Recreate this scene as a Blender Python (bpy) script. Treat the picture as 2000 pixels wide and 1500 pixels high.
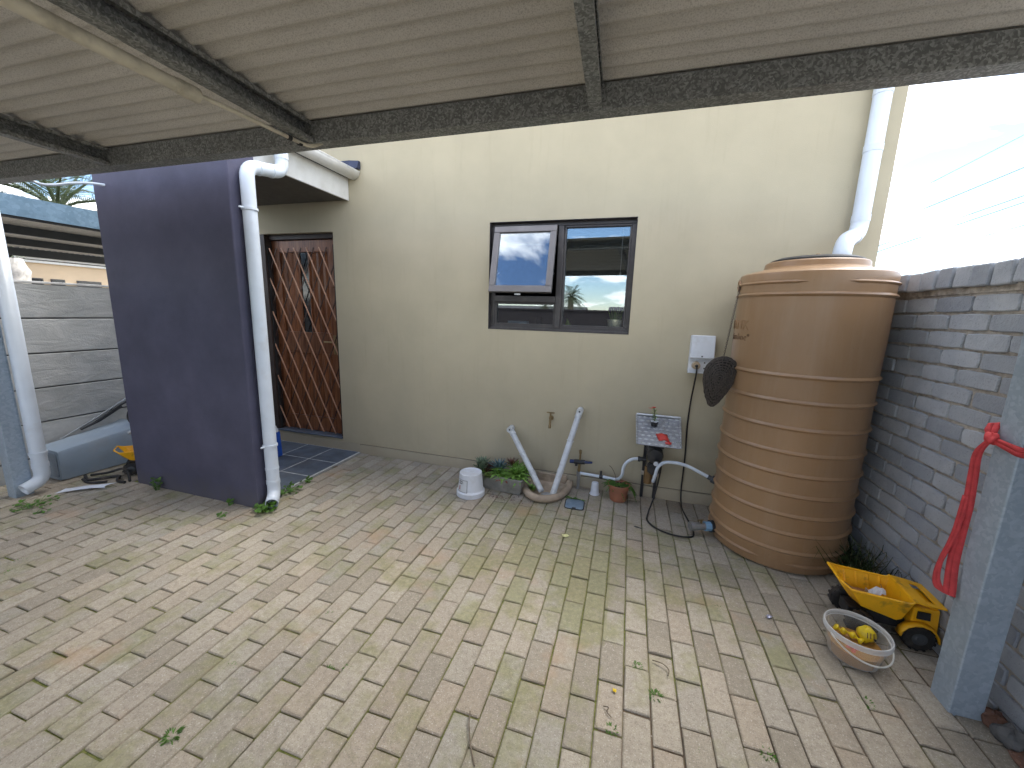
import bpy, math, random
from mathutils import Vector, Matrix, Euler
random.seed(7)
S = bpy.context.scene
for o in list(bpy.data.objects): bpy.data.objects.remove(o)
COL = S.collection
R = math.radians

# ---------------------------------------------------------------- camera
cam = bpy.data.cameras.new('camera'); camo = bpy.data.objects.new('camera', cam); COL.objects.link(camo)
cam.sensor_fit = 'HORIZONTAL'; cam.sensor_width = 36.0; cam.lens = 760.997 / 2000 * 36
cam.clip_start = 0.02; cam.clip_end = 2000
cr = Vector((0.95701309, 0.28863585, 0.02855339)); cu = Vector((-0.07863967, 0.16345674, 0.98341125)); cf = Vector((-0.2791805, 0.94338287, -0.17912847))
camo.matrix_world = Matrix(((cr.x, cu.x, -cf.x, 0.0), (cr.y, cu.y, -cf.y, -3.31794598), (cr.z, cu.z, -cf.z, 1.50508359), (0, 0, 0, 1)))
S.camera = camo

# ---------------------------------------------------------------- sky, sun, exposure
SUN_EL, SUN_AZ = 60.0, 33.0            # azimuth clockwise from +y: the sun stands behind the house, to the right, behind thin cloud
w = bpy.data.worlds.new('World'); S.world = w; w.use_nodes = True
nt = w.node_tree; nt.nodes.clear()
out = nt.nodes.new('ShaderNodeOutputWorld'); bg = nt.nodes.new('ShaderNodeBackground'); bg.inputs['Strength'].default_value = 0.08
sky = nt.nodes.new('ShaderNodeTexSky'); sky.sky_type = 'NISHITA'; sky.sun_disc = False
sky.sun_elevation = R(SUN_EL); sky.sun_rotation = R(SUN_AZ); sky.air_density = 1.0; sky.dust_density = 0.15; sky.ozone_density = 4.0
tc = nt.nodes.new('ShaderNodeTexCoord'); sx = nt.nodes.new('ShaderNodeSeparateXYZ'); nt.links.new(tc.outputs['Generated'], sx.inputs[0])
def wm(op, a, b):
    n = nt.nodes.new('ShaderNodeMath'); n.operation = op
    for i, v in enumerate((a, b)):
        if isinstance(v, (int, float)): n.inputs[i].default_value = v
        else: nt.links.new(v, n.inputs[i])
    return n.outputs[0]
den = wm('ADD', wm('MAXIMUM', sx.outputs[2], 0.0), 0.22)
cx = nt.nodes.new('ShaderNodeCombineXYZ')
nt.links.new(wm('DIVIDE', sx.outputs[0], den), cx.inputs[0]); nt.links.new(wm('DIVIDE', sx.outputs[1], den), cx.inputs[1]); cx.inputs[2].default_value = 5.3
ns = nt.nodes.new('ShaderNodeTexNoise'); ns.inputs['Scale'].default_value = 1.9; ns.inputs['Detail'].default_value = 9; ns.inputs['Roughness'].default_value = 0.58
ns.inputs['Distortion'].default_value = 0.35
nt.links.new(cx.outputs[0], ns.inputs['Vector'])
rp = nt.nodes.new('ShaderNodeValToRGB'); rp.color_ramp.elements[0].position = 0.465; rp.color_ramp.elements[1].position = 0.60
nt.links.new(ns.outputs['Fac'], rp.inputs[0])
mxs = nt.nodes.new('ShaderNodeMix'); mxs.data_type = 'RGBA'
nt.links.new(wm('MULTIPLY', rp.outputs[0], 0.92), mxs.inputs['Factor'])
nt.links.new(sky.outputs[0], mxs.inputs[6]); mxs.inputs[7].default_value = (14.6, 14.2, 13.8, 1)
nt.links.new(mxs.outputs[2], bg.inputs['Color']); nt.links.new(bg.outputs[0], out.inputs['Surface'])
sl = bpy.data.lights.new('sun', 'SUN'); sl.energy = 1.3; sl.angle = R(40); sl.color = (1.0, 0.95, 0.87)
so = bpy.data.objects.new('sun', sl); COL.objects.link(so)
sd = Vector((math.sin(R(SUN_AZ)) * math.cos(R(SUN_EL)), math.cos(R(SUN_AZ)) * math.cos(R(SUN_EL)), math.sin(R(SUN_EL))))
so.rotation_euler = (-sd).to_track_quat('-Z', 'Y').to_euler(); so.location = sd * 30
vs = S.view_settings; vs.view_transform = 'Standard'; vs.look = 'None'; vs.gamma = 1.0; vs.use_curve_mapping = False; vs.exposure = 2.25
S.cycles.use_denoising = True; S.cycles.max_bounces = 5; S.cycles.diffuse_bounces = 3; S.cycles.glossy_bounces = 3; S.cycles.adaptive_threshold = 0.02
w.cycles.sampling_method = 'MANUAL'; w.cycles.sample_map_resolution = 512; S.cycles.transparent_max_bounces = 16
S.cycles.sample_clamp_indirect = 6.0

# ---------------------------------------------------------------- mesh helpers
class MB:
    def __init__(s): s.v = []; s.f = []
    def add(s, vs, fs):
        b = len(s.v); s.v += [tuple(p) for p in vs]; s.f += [tuple(i + b for i in f) for f in fs]; return s
    def box(s, x0, x1, y0, y1, z0, z1, m=None):
        P = [Vector(p) for p in ((x0,y0,z0),(x1,y0,z0),(x1,y1,z0),(x0,y1,z0),(x0,y0,z1),(x1,y0,z1),(x1,y1,z1),(x0,y1,z1))]
        if m: P = [m @ p for p in P]
        return s.add(P, [(0,3,2,1),(4,5,6,7),(0,1,5,4),(1,2,6,5),(2,3,7,6),(3,0,4,7)])
    def hexa(s, a, b):   # two quads (bottom, top)
        return s.add(list(a) + list(b), [(3,2,1,0),(4,5,6,7),(0,1,5,4),(1,2,6,5),(2,3,7,6),(3,0,4,7)])
    def loft(s, rings, close=True, cap0=True, cap1=True):
        n = len(rings[0]); b = len(s.v)
        for r in rings: s.v += [tuple(p) for p in r]
        for i in range(len(rings) - 1):
            for j in range(n if close else n - 1):
                k = (j + 1) % n
                s.f.append((b + i*n + j, b + i*n + k, b + (i+1)*n + k, b + (i+1)*n + j))
        if cap0 and close: s.f.append(tuple(b + j for j in reversed(range(n))))
        if cap1 and close: s.f.append(tuple(b + (len(rings)-1)*n + j for j in range(n)))
        return s
    def tube(s, path, r, n=12, cap=True, flat=1.0):
        path = [Vector(p) for p in path]; rings = []; up = None
        for i, p in enumerate(path):
            t = (path[min(i+1, len(path)-1)] - path[max(i-1, 0)])
            if t.length < 1e-9: t = Vector((0,0,1))
            t.normalize()
            if up is None:
                up = Vector((0,0,1)) if abs(t.z) < 0.9 else Vector((0,1,0))
            a = up - t * up.dot(t); a.normalize(); up = a
            b = t.cross(a); rr = r[i] if isinstance(r, (list, tuple)) else r
            rings.append([p + (a * math.cos(q) * flat + b * math.sin(q)) * rr for q in [2*math.pi*k/n for k in range(n)]])
        return s.loft(rings, True, cap, cap)
    def cyl(s, p0, p1, r0, r1=None, n=20, cap=True):
        return s.tube([p0, p1], [r0, r0 if r1 is None else r1], n, cap)
    def lathe(s, prof, c=(0,0,0), n=40, axis='z', cap0=False, cap1=False, a0=0.0, a1=2*math.pi):
        c = Vector(c); rings = []
        full = abs(a1 - a0 - 2*math.pi) < 1e-6; m = n if full else n + 1
        for r, h in prof:
            ring = []
            for k in range(m):
                q = a0 + (a1 - a0) * k / n
                x, y = r*math.cos(q), r*math.sin(q)
                ring.append(c + (Vector((x, y, h)) if axis == 'z' else Vector((x, h, y)) if axis == 'y' else Vector((h, x, y))))
            rings.append(ring)
        return s.loft(rings, full, cap0, cap1)
    def prism(s, poly, fn, d0, d1):   # poly of (a,b); fn(a,b,d) -> point
        n = len(poly); A = [fn(a, b, d0) for a, b in poly]; B = [fn(a, b, d1) for a, b in poly]
        return s.loft([A, B], True, True, True)
    def strip(s, L, Rr):
        b = len(s.v); n = len(L)
        for p, q in zip(L, Rr): s.v += [tuple(p), tuple(q)]
        for i in range(n - 1): s.f.append((b+2*i, b+2*i+1, b+2*i+3, b+2*i+2))
        return s
    def mesh(s, name, mat, smooth=None):
        me = bpy.data.meshes.new(name); me.from_pydata([tuple(p) for p in s.v], [], s.f); me.update()
        if mat: me.materials.append(mat)
        if smooth is not None:
            me.polygons.foreach_set('use_smooth', [True] * len(me.polygons))
            me.set_sharp_from_angle(angle=R(smooth))
        return me
    def build(s, name, mat, parent=None, smooth=None, bevel=0, seg=2, loc=None, rot=None, fix=False, solid=0):
        me = s.mesh(name, mat, smooth)
        if fix:
            import bmesh
            bm = bmesh.new(); bm.from_mesh(me); bmesh.ops.recalc_face_normals(bm, faces=bm.faces); bm.to_mesh(me); bm.free()
        o = bpy.data.objects.new(name, me); COL.objects.link(o)
        if parent: o.parent = parent
        if loc: o.location = loc
        if rot: o.rotation_euler = rot
        if solid:
            md = o.modifiers.new('thickness', 'SOLIDIFY'); md.thickness = solid; md.offset = 0
        if bevel:
            md = o.modifiers.new('bevel', 'BEVEL'); md.width = bevel; md.segments = seg; md.limit_method = 'ANGLE'; md.angle_limit = R(40)
            me.polygons.foreach_set('use_smooth', [True] * len(me.polygons))
            try:
                md.harden_normals = True
            except Exception: pass
        return o
def thing(name, label, cat, group=None, loc=(0,0,0), rot=(0,0,0)):
    o = bpy.data.objects.new(name, None); COL.objects.link(o); o.empty_display_size = 0.1
    o.location = loc; o.rotation_euler = rot
    return tag(o, label, cat, group)
def tag(o, label, cat, group=None):
    o['label'] = label; o['category'] = cat
    if group: o['group'] = group
    return o
def struct(o): o['kind'] = 'structure'; return o
def stuff(o, label=None, cat=None):
    o['kind'] = 'stuff'
    if label: o['label'] = label
    if cat: o['category'] = cat
    return o
def inst(me, name, parent=None, loc=(0,0,0), rot=(0,0,0), scale=None):
    o = bpy.data.objects.new(name, me); COL.objects.link(o)
    if parent: o.parent = parent
    o.location = loc; o.rotation_euler = rot
    if scale: o.scale = scale
    return o
def rpath(pts, r, n=6):      # polyline with rounded corners
    pts = [Vector(p) for p in pts]; o = [pts[0]]
    for i in range(1, len(pts) - 1):
        a, b, c = pts[i-1], pts[i], pts[i+1]
        d1 = (a - b); d2 = (c - b); k = min(r, d1.length * .49, d2.length * .49)
        p, q = b + d1.normalized() * k, b + d2.normalized() * k
        for j in range(n + 1):
            t = j / n; o.append(p*(1-t)**2 + b*2*t*(1-t) + q*t*t)
    o.append(pts[-1]); return o
def spline(pts, n=8):        # catmull-rom
    P = [Vector(p) for p in pts]; P = [P[0]*2 - P[1]] + P + [P[-1]*2 - P[-2]]; o = []
    for i in range(1, len(P) - 2):
        for j in range(n):
            t = j / n; a, b, c, d = P[i-1], P[i], P[i+1], P[i+2]
            o.append(0.5*((2*b) + (c-a)*t + (2*a-5*b+4*c-d)*t*t + (3*b-a-3*c+d)*t*t*t))
    o.append(P[-2]); return o
U = random.uniform

# ---------------------------------------------------------------- material helpers
class M:
    def __init__(s, name):
        s.m = bpy.data.materials.new(name); s.m.use_nodes = True; s.t = s.m.node_tree
        s.b = s.t.nodes['Principled BSDF']; s.o = s.t.nodes['Material Output']; s._p = None
    def n(s, ty, props=None, ins=None, out=0):
        nd = s.t.nodes.new('ShaderNode' + ty)
        for k, v in (props or {}).items(): setattr(nd, k, v)
        for k, v in (ins or {}).items(): s.set(nd.inputs[k], v)
        return nd.outputs[out] if out is not None else nd
    def set(s, sock, v):
        if isinstance(v, bpy.types.NodeSocket): s.t.links.new(v, sock)
        elif isinstance(v, (tuple, list)) and len(v) == 3 and sock.type == 'RGBA': sock.default_value = (*v, 1)
        else: sock.default_value = v
    def pos(s):
        if s._p is None: s._p = s.n('NewGeometry', out=0)
        return s._p
    def noise(s, scale, detail=4, rough=.55, vec=None, stretch=None, dist=0):
        vec = vec or s.pos()
        if stretch: vec = s.n('VectorMath', {'operation': 'MULTIPLY'}, {0: vec, 1: stretch})
        return s.n('TexNoise', None, {'Vector': vec, 'Scale': scale, 'Detail': float(min(detail, 4)), 'Roughness': rough, 'Distortion': dist})
    def ramp(s, f, a, b, ca=(0,0,0), cb=(1,1,1)):
        nd = s.n('ValToRGB', None, {0: f}, out=None); e = nd.color_ramp.elements
        e[0].position = a; e[1].position = b; e[0].color = (*ca, 1); e[1].color = (*cb, 1); return nd.outputs[0]
    def mix(s, f, a, b, mode='MIX'):
        nd = s.n('Mix', {'data_type': 'RGBA', 'blend_type': mode}, None, out=None)
        s.set(nd.inputs[0], f); s.set(nd.inputs[6], a); s.set(nd.inputs[7], b); return nd.outputs[2]
    def math(s, op, a, b=0.0, c=None):
        ins = {0: a, 1: b}
        if c is not None: ins[2] = c
        return s.n('Math', {'operation': op}, ins)
    def xyz(s, v=None):
        nd = s.n('SeparateXYZ', None, {0: v or s.pos()}, out=None); return nd.outputs
    def bump(s, h, strength=.3, dist=.01, prev=None):
        ins = {'Height': h, 'Strength': strength, 'Distance': dist}
        if prev: ins['Normal'] = prev
        return s.n('Bump', None, ins)
    def rnd(s):
        a = s.n('ObjectInfo', out=None).outputs['Random']; b = s.n('NewGeometry', out=None).outputs['Random Per Island']
        return s.math('FRACT', s.math('ADD', a, b))
    def fin(s, color=None, rough=None, metal=None, normal=None, **kw):
        if color is not None: s.set(s.b.inputs['Base Color'], color)
        if rough is not None: s.set(s.b.inputs['Roughness'], rough)
        if metal is not None: s.set(s.b.inputs['Metallic'], metal)
        if normal is not None: s.set(s.b.inputs['Normal'], normal)
        for k, v in kw.items(): s.set(s.b.inputs[k.replace('_', ' ')], v)
        return s.m
def plain(name, c, rough=.5, metal=0, var=.18, scale=14, bump=0, bscale=120, dirt=None, dscale=5, damt=.5, thr=(.5,.72), spec=None, bdist=.004, rnd=0):
    m = M(name); f = m.noise(scale, 5)
    lo = tuple(x*(1-var) for x in c); hi = tuple(min(1, x*(1+var)) for x in c)
    col = m.ramp(f, .3, .7, lo, hi)
    if rnd:
        col = m.mix(1.0, col, m.ramp(m.rnd(), 0, 1, (1-rnd,)*3, (1+rnd*.6 if rnd < 1 else 1,)*3), 'MULTIPLY')
    if dirt:
        d = m.noise(dscale, 8, .65); mk = m.math('MULTIPLY', m.ramp(d, *thr), damt)
        col = m.mix(mk, col, dirt)
    rr = m.math('ADD', m.math('MULTIPLY', m.noise(scale*2.3, 4), .25), rough - .125)
    kw = {}
    if spec is not None: kw['Specular_IOR_Level'] = spec
    nrm = m.bump(m.noise(bscale, 4), bump, bdist) if bump else None
    return m.fin(col, rr, metal, nrm, **kw)

# ---------------------------------------------------------------- materials
def mk_plaster(name, c, dirty=True):
    m = M(name); f = m.noise(2.2, 6, .6); col = m.ramp(f, .3, .72, tuple(x*.93 for x in c), tuple(x*1.05 for x in c))
    col = m.mix(m.math('MULTIPLY', m.ramp(m.noise(0.9, 4, .6, stretch=(1, 1, .35)), .5, .75), .10), col, tuple(x*.72 for x in c))
    if dirty:
        st = m.noise(1.0, 7, .7, stretch=(14, 14, 1.2)); col = m.mix(m.math('MULTIPLY', m.ramp(st, .56, .8), .18), col, (c[0]*.62, c[1]*.56, c[2]*.5))
        sp = m.noise(26, 3, .5); col = m.mix(m.math('MULTIPLY', m.ramp(sp, .73, .78), .35), col, tuple(x*.6 for x in c))
        z = m.xyz()[2]; mud = m.math('MULTIPLY', m.ramp(m.math('ADD', z, m.math('MULTIPLY', m.noise(5, 6, .65), .5)), .18, .48, (1,1,1), (0,0,0)), .30)
        col = m.mix(mud, col, (.30, .23, .15))
    h = m.math('ADD', m.noise(160, 3, .6), m.math('MULTIPLY', m.noise(14, 4, .5), .9))
    return m.fin(col, .86, 0, m.bump(h, .22, .004), Specular_IOR_Level=.25)
PLASTER = mk_plaster('beige_plaster', (.46, .41, .295))
SILL = mk_plaster('beige_plinth', (.45, .40, .30))
def mk_dark():
    m = M('dark_blue_grey_paint'); c = (.080, .079, .119); f = m.noise(3, 6, .6)
    col = m.ramp(f, .3, .75, tuple(x*.8 for x in c), tuple(x*1.22 for x in c))
    col = m.mix(m.math('MULTIPLY', m.ramp(m.noise(1.2, 4), .45, .7), .35), col, (.088, .080, .118))
    z = m.xyz()[2]; mud = m.math('MULTIPLY', m.ramp(m.math('ADD', z, m.math('MULTIPLY', m.noise(6, 6, .65), .3)), .12, .30, (1,1,1), (0,0,0)), .5)
    col = m.mix(mud, col, (.12, .11, .10))
    h = m.math('ADD', m.noise(150, 3, .6), m.math('MULTIPLY', m.noise(18, 4, .5), .8))
    return m.fin(col, .78, 0, m.bump(h, .3, .004), Specular_IOR_Level=.3)
DARKPAINT = mk_dark()
PX0, PW, PY0, PL = -0.118, 0.104, -1.454, 0.206      # paver grid
def mk_paver():
    m = M('concrete_paver'); X, Yy, Z = m.xyz()
    cf_ = m.math('FLOOR', m.math('DIVIDE', m.math('SUBTRACT', X, PX0), PW))
    par = m.math('MODULO', m.math('ABSOLUTE', cf_), 2.0)
    rf = m.math('FLOOR', m.math('ADD', m.math('DIVIDE', m.math('SUBTRACT', Yy, PY0), PL), m.math('MULTIPLY', m.math('SUBTRACT', 1.0, par), .5)))
    cv = m.n('CombineXYZ', None, {0: cf_, 1: rf, 2: 3.7})
    wn = m.n('TexWhiteNoise', {'noise_dimensions': '3D'}, {'Vector': cv}, out=None)
    r1 = wn.outputs['Value']; rc = wn.outputs['Color']; rs = m.xyz(rc)
    base = m.ramp(r1, 0, 1, (.29, .255, .20), (.48, .428, .345))
    base = m.mix(m.math('MULTIPLY', m.ramp(rs[1], .55, 1), .45), base, (.47, .37, .275))
    base = m.mix(m.math('MULTIPLY', m.ramp(rs[2], .6, 1), .5), base, (.36, .35, .315))
    base = m.mix(m.math('MULTIPLY', m.ramp(rs[0], .88, .94), .38), base, (.25, .235, .21))
    base = m.mix(m.math('MULTIPLY', m.ramp(m.noise(1.1, 5, .6), .42, .68), .5), base, (.42, .365, .285))
    base = m.mix(m.math('MULTIPLY', m.ramp(m.noise(7, 6, .7), .45, .75), .45), base, (.31, .27, .225))
    # aggregate speckle
    vo = m.n('TexVoronoi', {'feature': 'F1'}, {'Vector': m.pos(), 'Scale': 135.0}, out=None)
    base = m.mix(m.math('MULTIPLY', m.ramp(vo.outputs['Distance'], .10, .36, (1,1,1), (0,0,0)), .62), base, (.19, .165, .145))
    base = m.mix(m.math('MULTIPLY', m.ramp(m.noise(190, 2, .5), .60, .70), .55), base, (.68, .63, .56))
    # algae: patches round the middle of the yard and along the left
    d = m.n('VectorMath', {'operation': 'DISTANCE'}, {0: m.n('VectorMath', {'operation': 'MULTIPLY'}, {0: m.pos(), 1: (.75, 1.15, 0)}), 1: (.05, -1.25, 0)}, out=None).outputs['Value']
    zone = m.math('ADD', m.math('MULTIPLY', m.ramp(d, .25, 1.15, (1,1,1), (0,0,0)), .20), m.math('MULTIPLY', m.ramp(X, -4.4, -3.0, (1,1,1), (0,0,0)), .10))
    al = m.ramp(m.math('ADD', m.math('ADD', m.noise(4.2, 7, .68), zone), m.math('MULTIPLY', rs[2], .14)), .66, .84)
    base = m.mix(m.math('MULTIPLY', al, .62), base, m.ramp(m.noise(40, 4), .3, .7, (.19, .20, .075), (.31, .30, .14)))
    base = m.mix(m.math('MULTIPLY', m.ramp(m.noise(48, 4, .75), .46, .68), .42), base, (.19, .16, .125))
    base = m.mix(m.math('MULTIPLY', m.ramp(m.noise(62, 3, .7), .60, .72), .35), base, (.56, .51, .43))
    # dirt along the worn edges
    fx = m.math('FRACT', m.math('DIVIDE', m.math('SUBTRACT', X, PX0), PW))
    fy = m.math('FRACT', m.math('ADD', m.math('DIVIDE', m.math('SUBTRACT', Yy, PY0), PL), m.math('MULTIPLY', m.math('SUBTRACT', 1.0, par), .5)))
    ex = m.math('MULTIPLY', m.math('SUBTRACT', .5, m.math('ABSOLUTE', m.math('SUBTRACT', fx, .5))), PW)
    ey = m.math('MULTIPLY', m.math('SUBTRACT', .5, m.math('ABSOLUTE', m.math('SUBTRACT', fy, .5))), PL)
    ed = m.math('ADD', m.math('MINIMUM', ex, ey), m.math('MULTIPLY', m.math('SUBTRACT', m.noise(22, 4, .7), .5), .022))
    base = m.mix(m.math('MULTIPLY', m.ramp(ed, .0, .010, (1,1,1), (0,0,0)), .34), base, (.20, .165, .115))
    # rusty-brown wet stains
    st = m.ramp(m.noise(2.6, 6, .6, vec=m.n('VectorMath', {'operation': 'ADD'}, {0: m.pos(), 1: (7, 3, 0)})), .60, .75)
    base = m.mix(m.math('MULTIPLY', st, .45), base, (.43, .26, .15))
    h = m.math('ADD', m.noise(240, 3, .7), m.math('MULTIPLY', m.noise(28, 4, .6), .8))
    return m.fin(base, .88, 0, m.bump(h, .7, .005), Specular_IOR_Level=.25)
PAVER = mk_paver()
def mk_joint():
    m = M('joint_sand'); X, Yy, Z = m.xyz()
    d = m.n('VectorMath', {'operation': 'DISTANCE'}, {0: m.n('VectorMath', {'operation': 'MULTIPLY'}, {0: m.pos(), 1: (.8, 1.1, 0)}), 1: (.05, -1.2, 0)}, out=None).outputs['Value']
    zone = m.math('ADD', m.math('MULTIPLY', m.ramp(d, .3, 1.5, (1,1,1), (0,0,0)), .34), m.math('MULTIPLY', m.ramp(X, -4.4, -2.8, (1,1,1), (0,0,0)), .2))
    mo = m.ramp(m.math('ADD', m.noise(5, 6, .65), zone), .50, .70)
    sand = m.ramp(m.noise(9, 5), .3, .7, (.075, .062, .05), (.20, .145, .10))
    col = m.mix(mo, sand, m.ramp(m.noise(60, 4), .3, .7, (.10, .12, .035), (.23, .235, .08)))
    return m.fin(col, .95, 0, m.bump(m.noise(150, 4, .7), .7, .006), Specular_IOR_Level=.1)
JOINT = mk_joint()
def mk_brick(name='grey_cement_brick', a=(.335, .355, .385), b=(.50, .52, .545)):
    m = M(name); r = m.rnd()
    col = m.ramp(r, 0, 1, a, b); col = m.mix(m.math('MULTIPLY', m.ramp(m.noise(6, 6, .65), .4, .75), .5), col, (a[0]*.72, a[1]*.74, a[2]*.8))
    col = m.mix(m.math('MULTIPLY', m.ramp(m.noise(90, 3, .6), .6, .72), .45), col, (.17, .175, .19))
    col = m.mix(m.math('MULTIPLY', m.ramp(m.noise(13, 5, .7), .66, .8), .35), col, (.55, .53, .50))
    h = m.math('ADD', m.noise(130, 4, .7), m.math('MULTIPLY', m.noise(34, 4, .6), 1.4))
    return m.fin(col, .9, 0, m.bump(h, .6, .006), Specular_IOR_Level=.2)
BRICK = mk_brick()
REDBRICK = mk_brick('red_brown_brick', (.13, .07, .05), (.22, .12, .085))
MORTAR = plain('brick_mortar', (.42, .375, .32), .95, var=.3, scale=30, bump=.6, bscale=170, dirt=(.10, .085, .07), dscale=9, damt=.6)
def mk_galv(name, c0, c1, scale=42, metal=.35, rough=.5):
    m = M(name)
    vo = m.n('TexVoronoi', {'feature': 'F1'}, {'Vector': m.n('VectorMath', {'operation': 'ADD'}, {0: m.pos(), 1: m.n('VectorMath', {'operation': 'SCALE'}, {0: m.n('TexNoise', None, {'Vector': m.pos(), 'Scale': 30.0}, out=1), 'Scale': .03})}), 'Scale': float(scale)}, out=None)
    cell = m.xyz(vo.outputs['Color'])[0]
    f = m.math('ADD', m.math('MULTIPLY', cell, .75), m.math('MULTIPLY', m.noise(90, 4, .7), .35))
    col = m.ramp(f, .35, 1.0, c0, c1); col = m.mix(m.math('MULTIPLY', m.ramp(m.noise(5, 5, .6), .5, .75), .35), col, tuple(x*.6 for x in c0))
    rr = m.math('ADD', m.math('MULTIPLY', cell, .2), rough - .1)
    return m.fin(col, rr, metal, m.bump(m.noise(60, 4), .12, .003))
GALV = mk_galv('galvanised_beam', (.16, .165, .155), (.42, .43, .405), 140, .2, .6)
GALVPOST = mk_galv('galvanised_post', (.33, .40, .47), (.43, .50, .57), 70, .25, .5)
def mk_sheet():
    m = M('roof_sheet_underside'); c = (.66, .625, .555)
    col = m.ramp(m.noise(1.4, 5, .6), .3, .72, tuple(x*.86 for x in c), tuple(x*1.05 for x in c))
    col = m.mix(m.math('MULTIPLY', m.ramp(m.noise(260, 2, .6), .48, .66), .55), col, (.28, .255, .21))
    col = m.mix(m.math('MULTIPLY', m.ramp(m.noise(330, 2, .6), .64, .74), .4), col, (.8, .77, .7))
    col = m.mix(m.math('MULTIPLY', m.ramp(m.noise(3, 6, .65, stretch=(.4, 3, 1)), .52, .75), .35), col, (.38, .35, .28))
    return m.fin(col, .75, 0, None, Specular_IOR_Level=.3)
SHEET = mk_sheet()
PVC = plain('white_pvc', (.63, .69, .76), .34, var=.05, scale=6, dirt=(.42, .40, .36), dscale=7, damt=.45, thr=(.55, .85))
PVCOLD = plain('weathered_white_pvc', (.60, .62, .63), .42, var=.08, scale=9, dirt=(.25, .22, .18), dscale=14, damt=.6, thr=(.5, .8))
CREAM = plain('cream_plastic', (.66, .61, .48), .5, var=.12, dirt=(.22, .19, .14), dscale=9, damt=.6)
WHITEPAINT = plain('white_painted_board', (.74, .74, .72), .5, var=.04, dirt=(.5, .47, .4), dscale=4, damt=.4)
WHITEPL = plain('white_plastic', (.66, .69, .74), .35, var=.05, dirt=(.4, .38, .34), dscale=9, damt=.35)
BLACKPL = plain('black_plastic', (.022, .023, .026), .45, var=.3, dirt=(.10, .09, .08), dscale=10, damt=.35)
RUBBER = plain('black_rubber', (.02, .02, .021), .7, var=.3, dirt=(.11, .09, .07), dscale=18, damt=.55)
BRASS = plain('dull_brass', (.30, .22, .11), .42, .7, var=.25, dirt=(.12, .10, .07), dscale=25)
STEEL = plain('brushed_steel', (.42, .43, .44), .35, .8, var=.15)
ALU = plain('checker_aluminium', (.58, .60, .62), .38, .65, var=.12, dirt=(.24, .23, .21), dscale=12, damt=.5)
BRONZEALU = plain('charcoal_bronze_aluminium', (.062, .057, .058), .42, .35, var=.12, scale=5, dirt=(.17, .15, .13), dscale=8, damt=.3)
SASHALU = plain('pale_bronze_aluminium', (.16, .15, .15), .42, .35, var=.10, scale=5, dirt=(.26, .24, .22), dscale=8, damt=.3)
YELLOWPL = plain('yellow_toy_plastic', (.92, .47, .012), .38, var=.08, dirt=(.20, .10, .03), dscale=16, damt=.55, thr=(.56, .7))
LEMONPL = plain('lemon_yellow_plastic', (.72, .52, .01), .38, var=.12, dirt=(.35, .22, .02), dscale=30)
REDCLOTH = plain('red_webbing', (.55, .05, .055), .75, var=.18, scale=30, bump=.5, bscale=420, bdist=.002)
REDPL = plain('red_plastic', (.58, .045, .03), .45, var=.2)
BINGREY = plain('blue_grey_bin_plastic', (.30, .37, .45), .42, var=.10, scale=5, dirt=(.30, .29, .27), dscale=6, damt=.3, bump=.1)
CONC = plain('weathered_concrete', (.27, .26, .235), .9, var=.2, scale=12, bump=.6, bscale=90, dirt=(.10, .095, .075), dscale=7, damt=.6)
GULLY = plain('gully_concrete', (.42, .33, .24), .9, var=.2, scale=12, bump=.6, bscale=110, dirt=(.17, .15, .08), dscale=9, damt=.7)
TERRA = plain('terracotta_plastic', (.34, .135, .075), .6, var=.12, dirt=(.20, .13, .09), dscale=10, damt=.5)
SOIL = plain('dark_soil', (.055, .04, .028), .95, var=.5, scale=60, bump=.9, bscale=90)
BLUEPL = plain('blue_plastic', (.012, .075, .40), .4, var=.1)
BLUEPIPE = plain('navy_pipe', (.02, .04, .14), .45, var=.2, dirt=(.10, .09, .08), dscale=16)
SLATELID = plain('slate_blue_plastic_lid', (.17, .24, .31), .5, var=.18, dirt=(.28, .29, .27), dscale=14, damt=.6, bump=.2)
CABLE = plain('black_cable', (.014, .013, .013), .5, var=.2)
GATEM = plain('copper_brown_gate_paint', (.52, .30, .20), .45, .2, var=.12)
TILE = plain('slate_blue_tile', (.10, .125, .16), .45, var=.25, scale=7, dirt=(.16, .16, .16), dscale=6, damt=.5, bump=.2, bscale=60)
GROUT = plain('tile_grout', (.55, .56, .55), .9, var=.2)
ROOFBLUE = plain('dark_blue_roof_paint', (.022, .032, .075), .55, var=.15)
SOFFIT = plain('brown_grey_soffit', (.11, .10, .085), .8, var=.1)
WICKER = plain('dark_wicker', (.07, .056, .045), .75, var=.45, scale=90, bump=.5, bscale=160)
TRUNK = plain('palm_bark', (.17, .135, .095), .9, var=.35, scale=20, bump=.9, bscale=40)
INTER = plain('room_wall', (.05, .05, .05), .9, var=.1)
FARWALL = plain('neighbour_sand_plaster', (.62, .47, .31), .88, var=.06, scale=2, bump=.2)
BACKWALL = plain('dark_brown_boundary_plaster', (.035, .028, .028), .9, var=.15, scale=3)
ROOFTILE = plain('dark_roof_tile', (.10, .095, .09), .8, var=.2, scale=9)
DARKGLASS = plain('dark_window_glass', (.012, .013, .016), .12, var=.1)
NBLUE = mk_galv('blue_grey_fascia', (.10, .17, .235), (.15, .235, .315), 30, .1, .55)
SLATM = plain('dark_slat', (.055, .062, .07), .5, var=.1)
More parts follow.
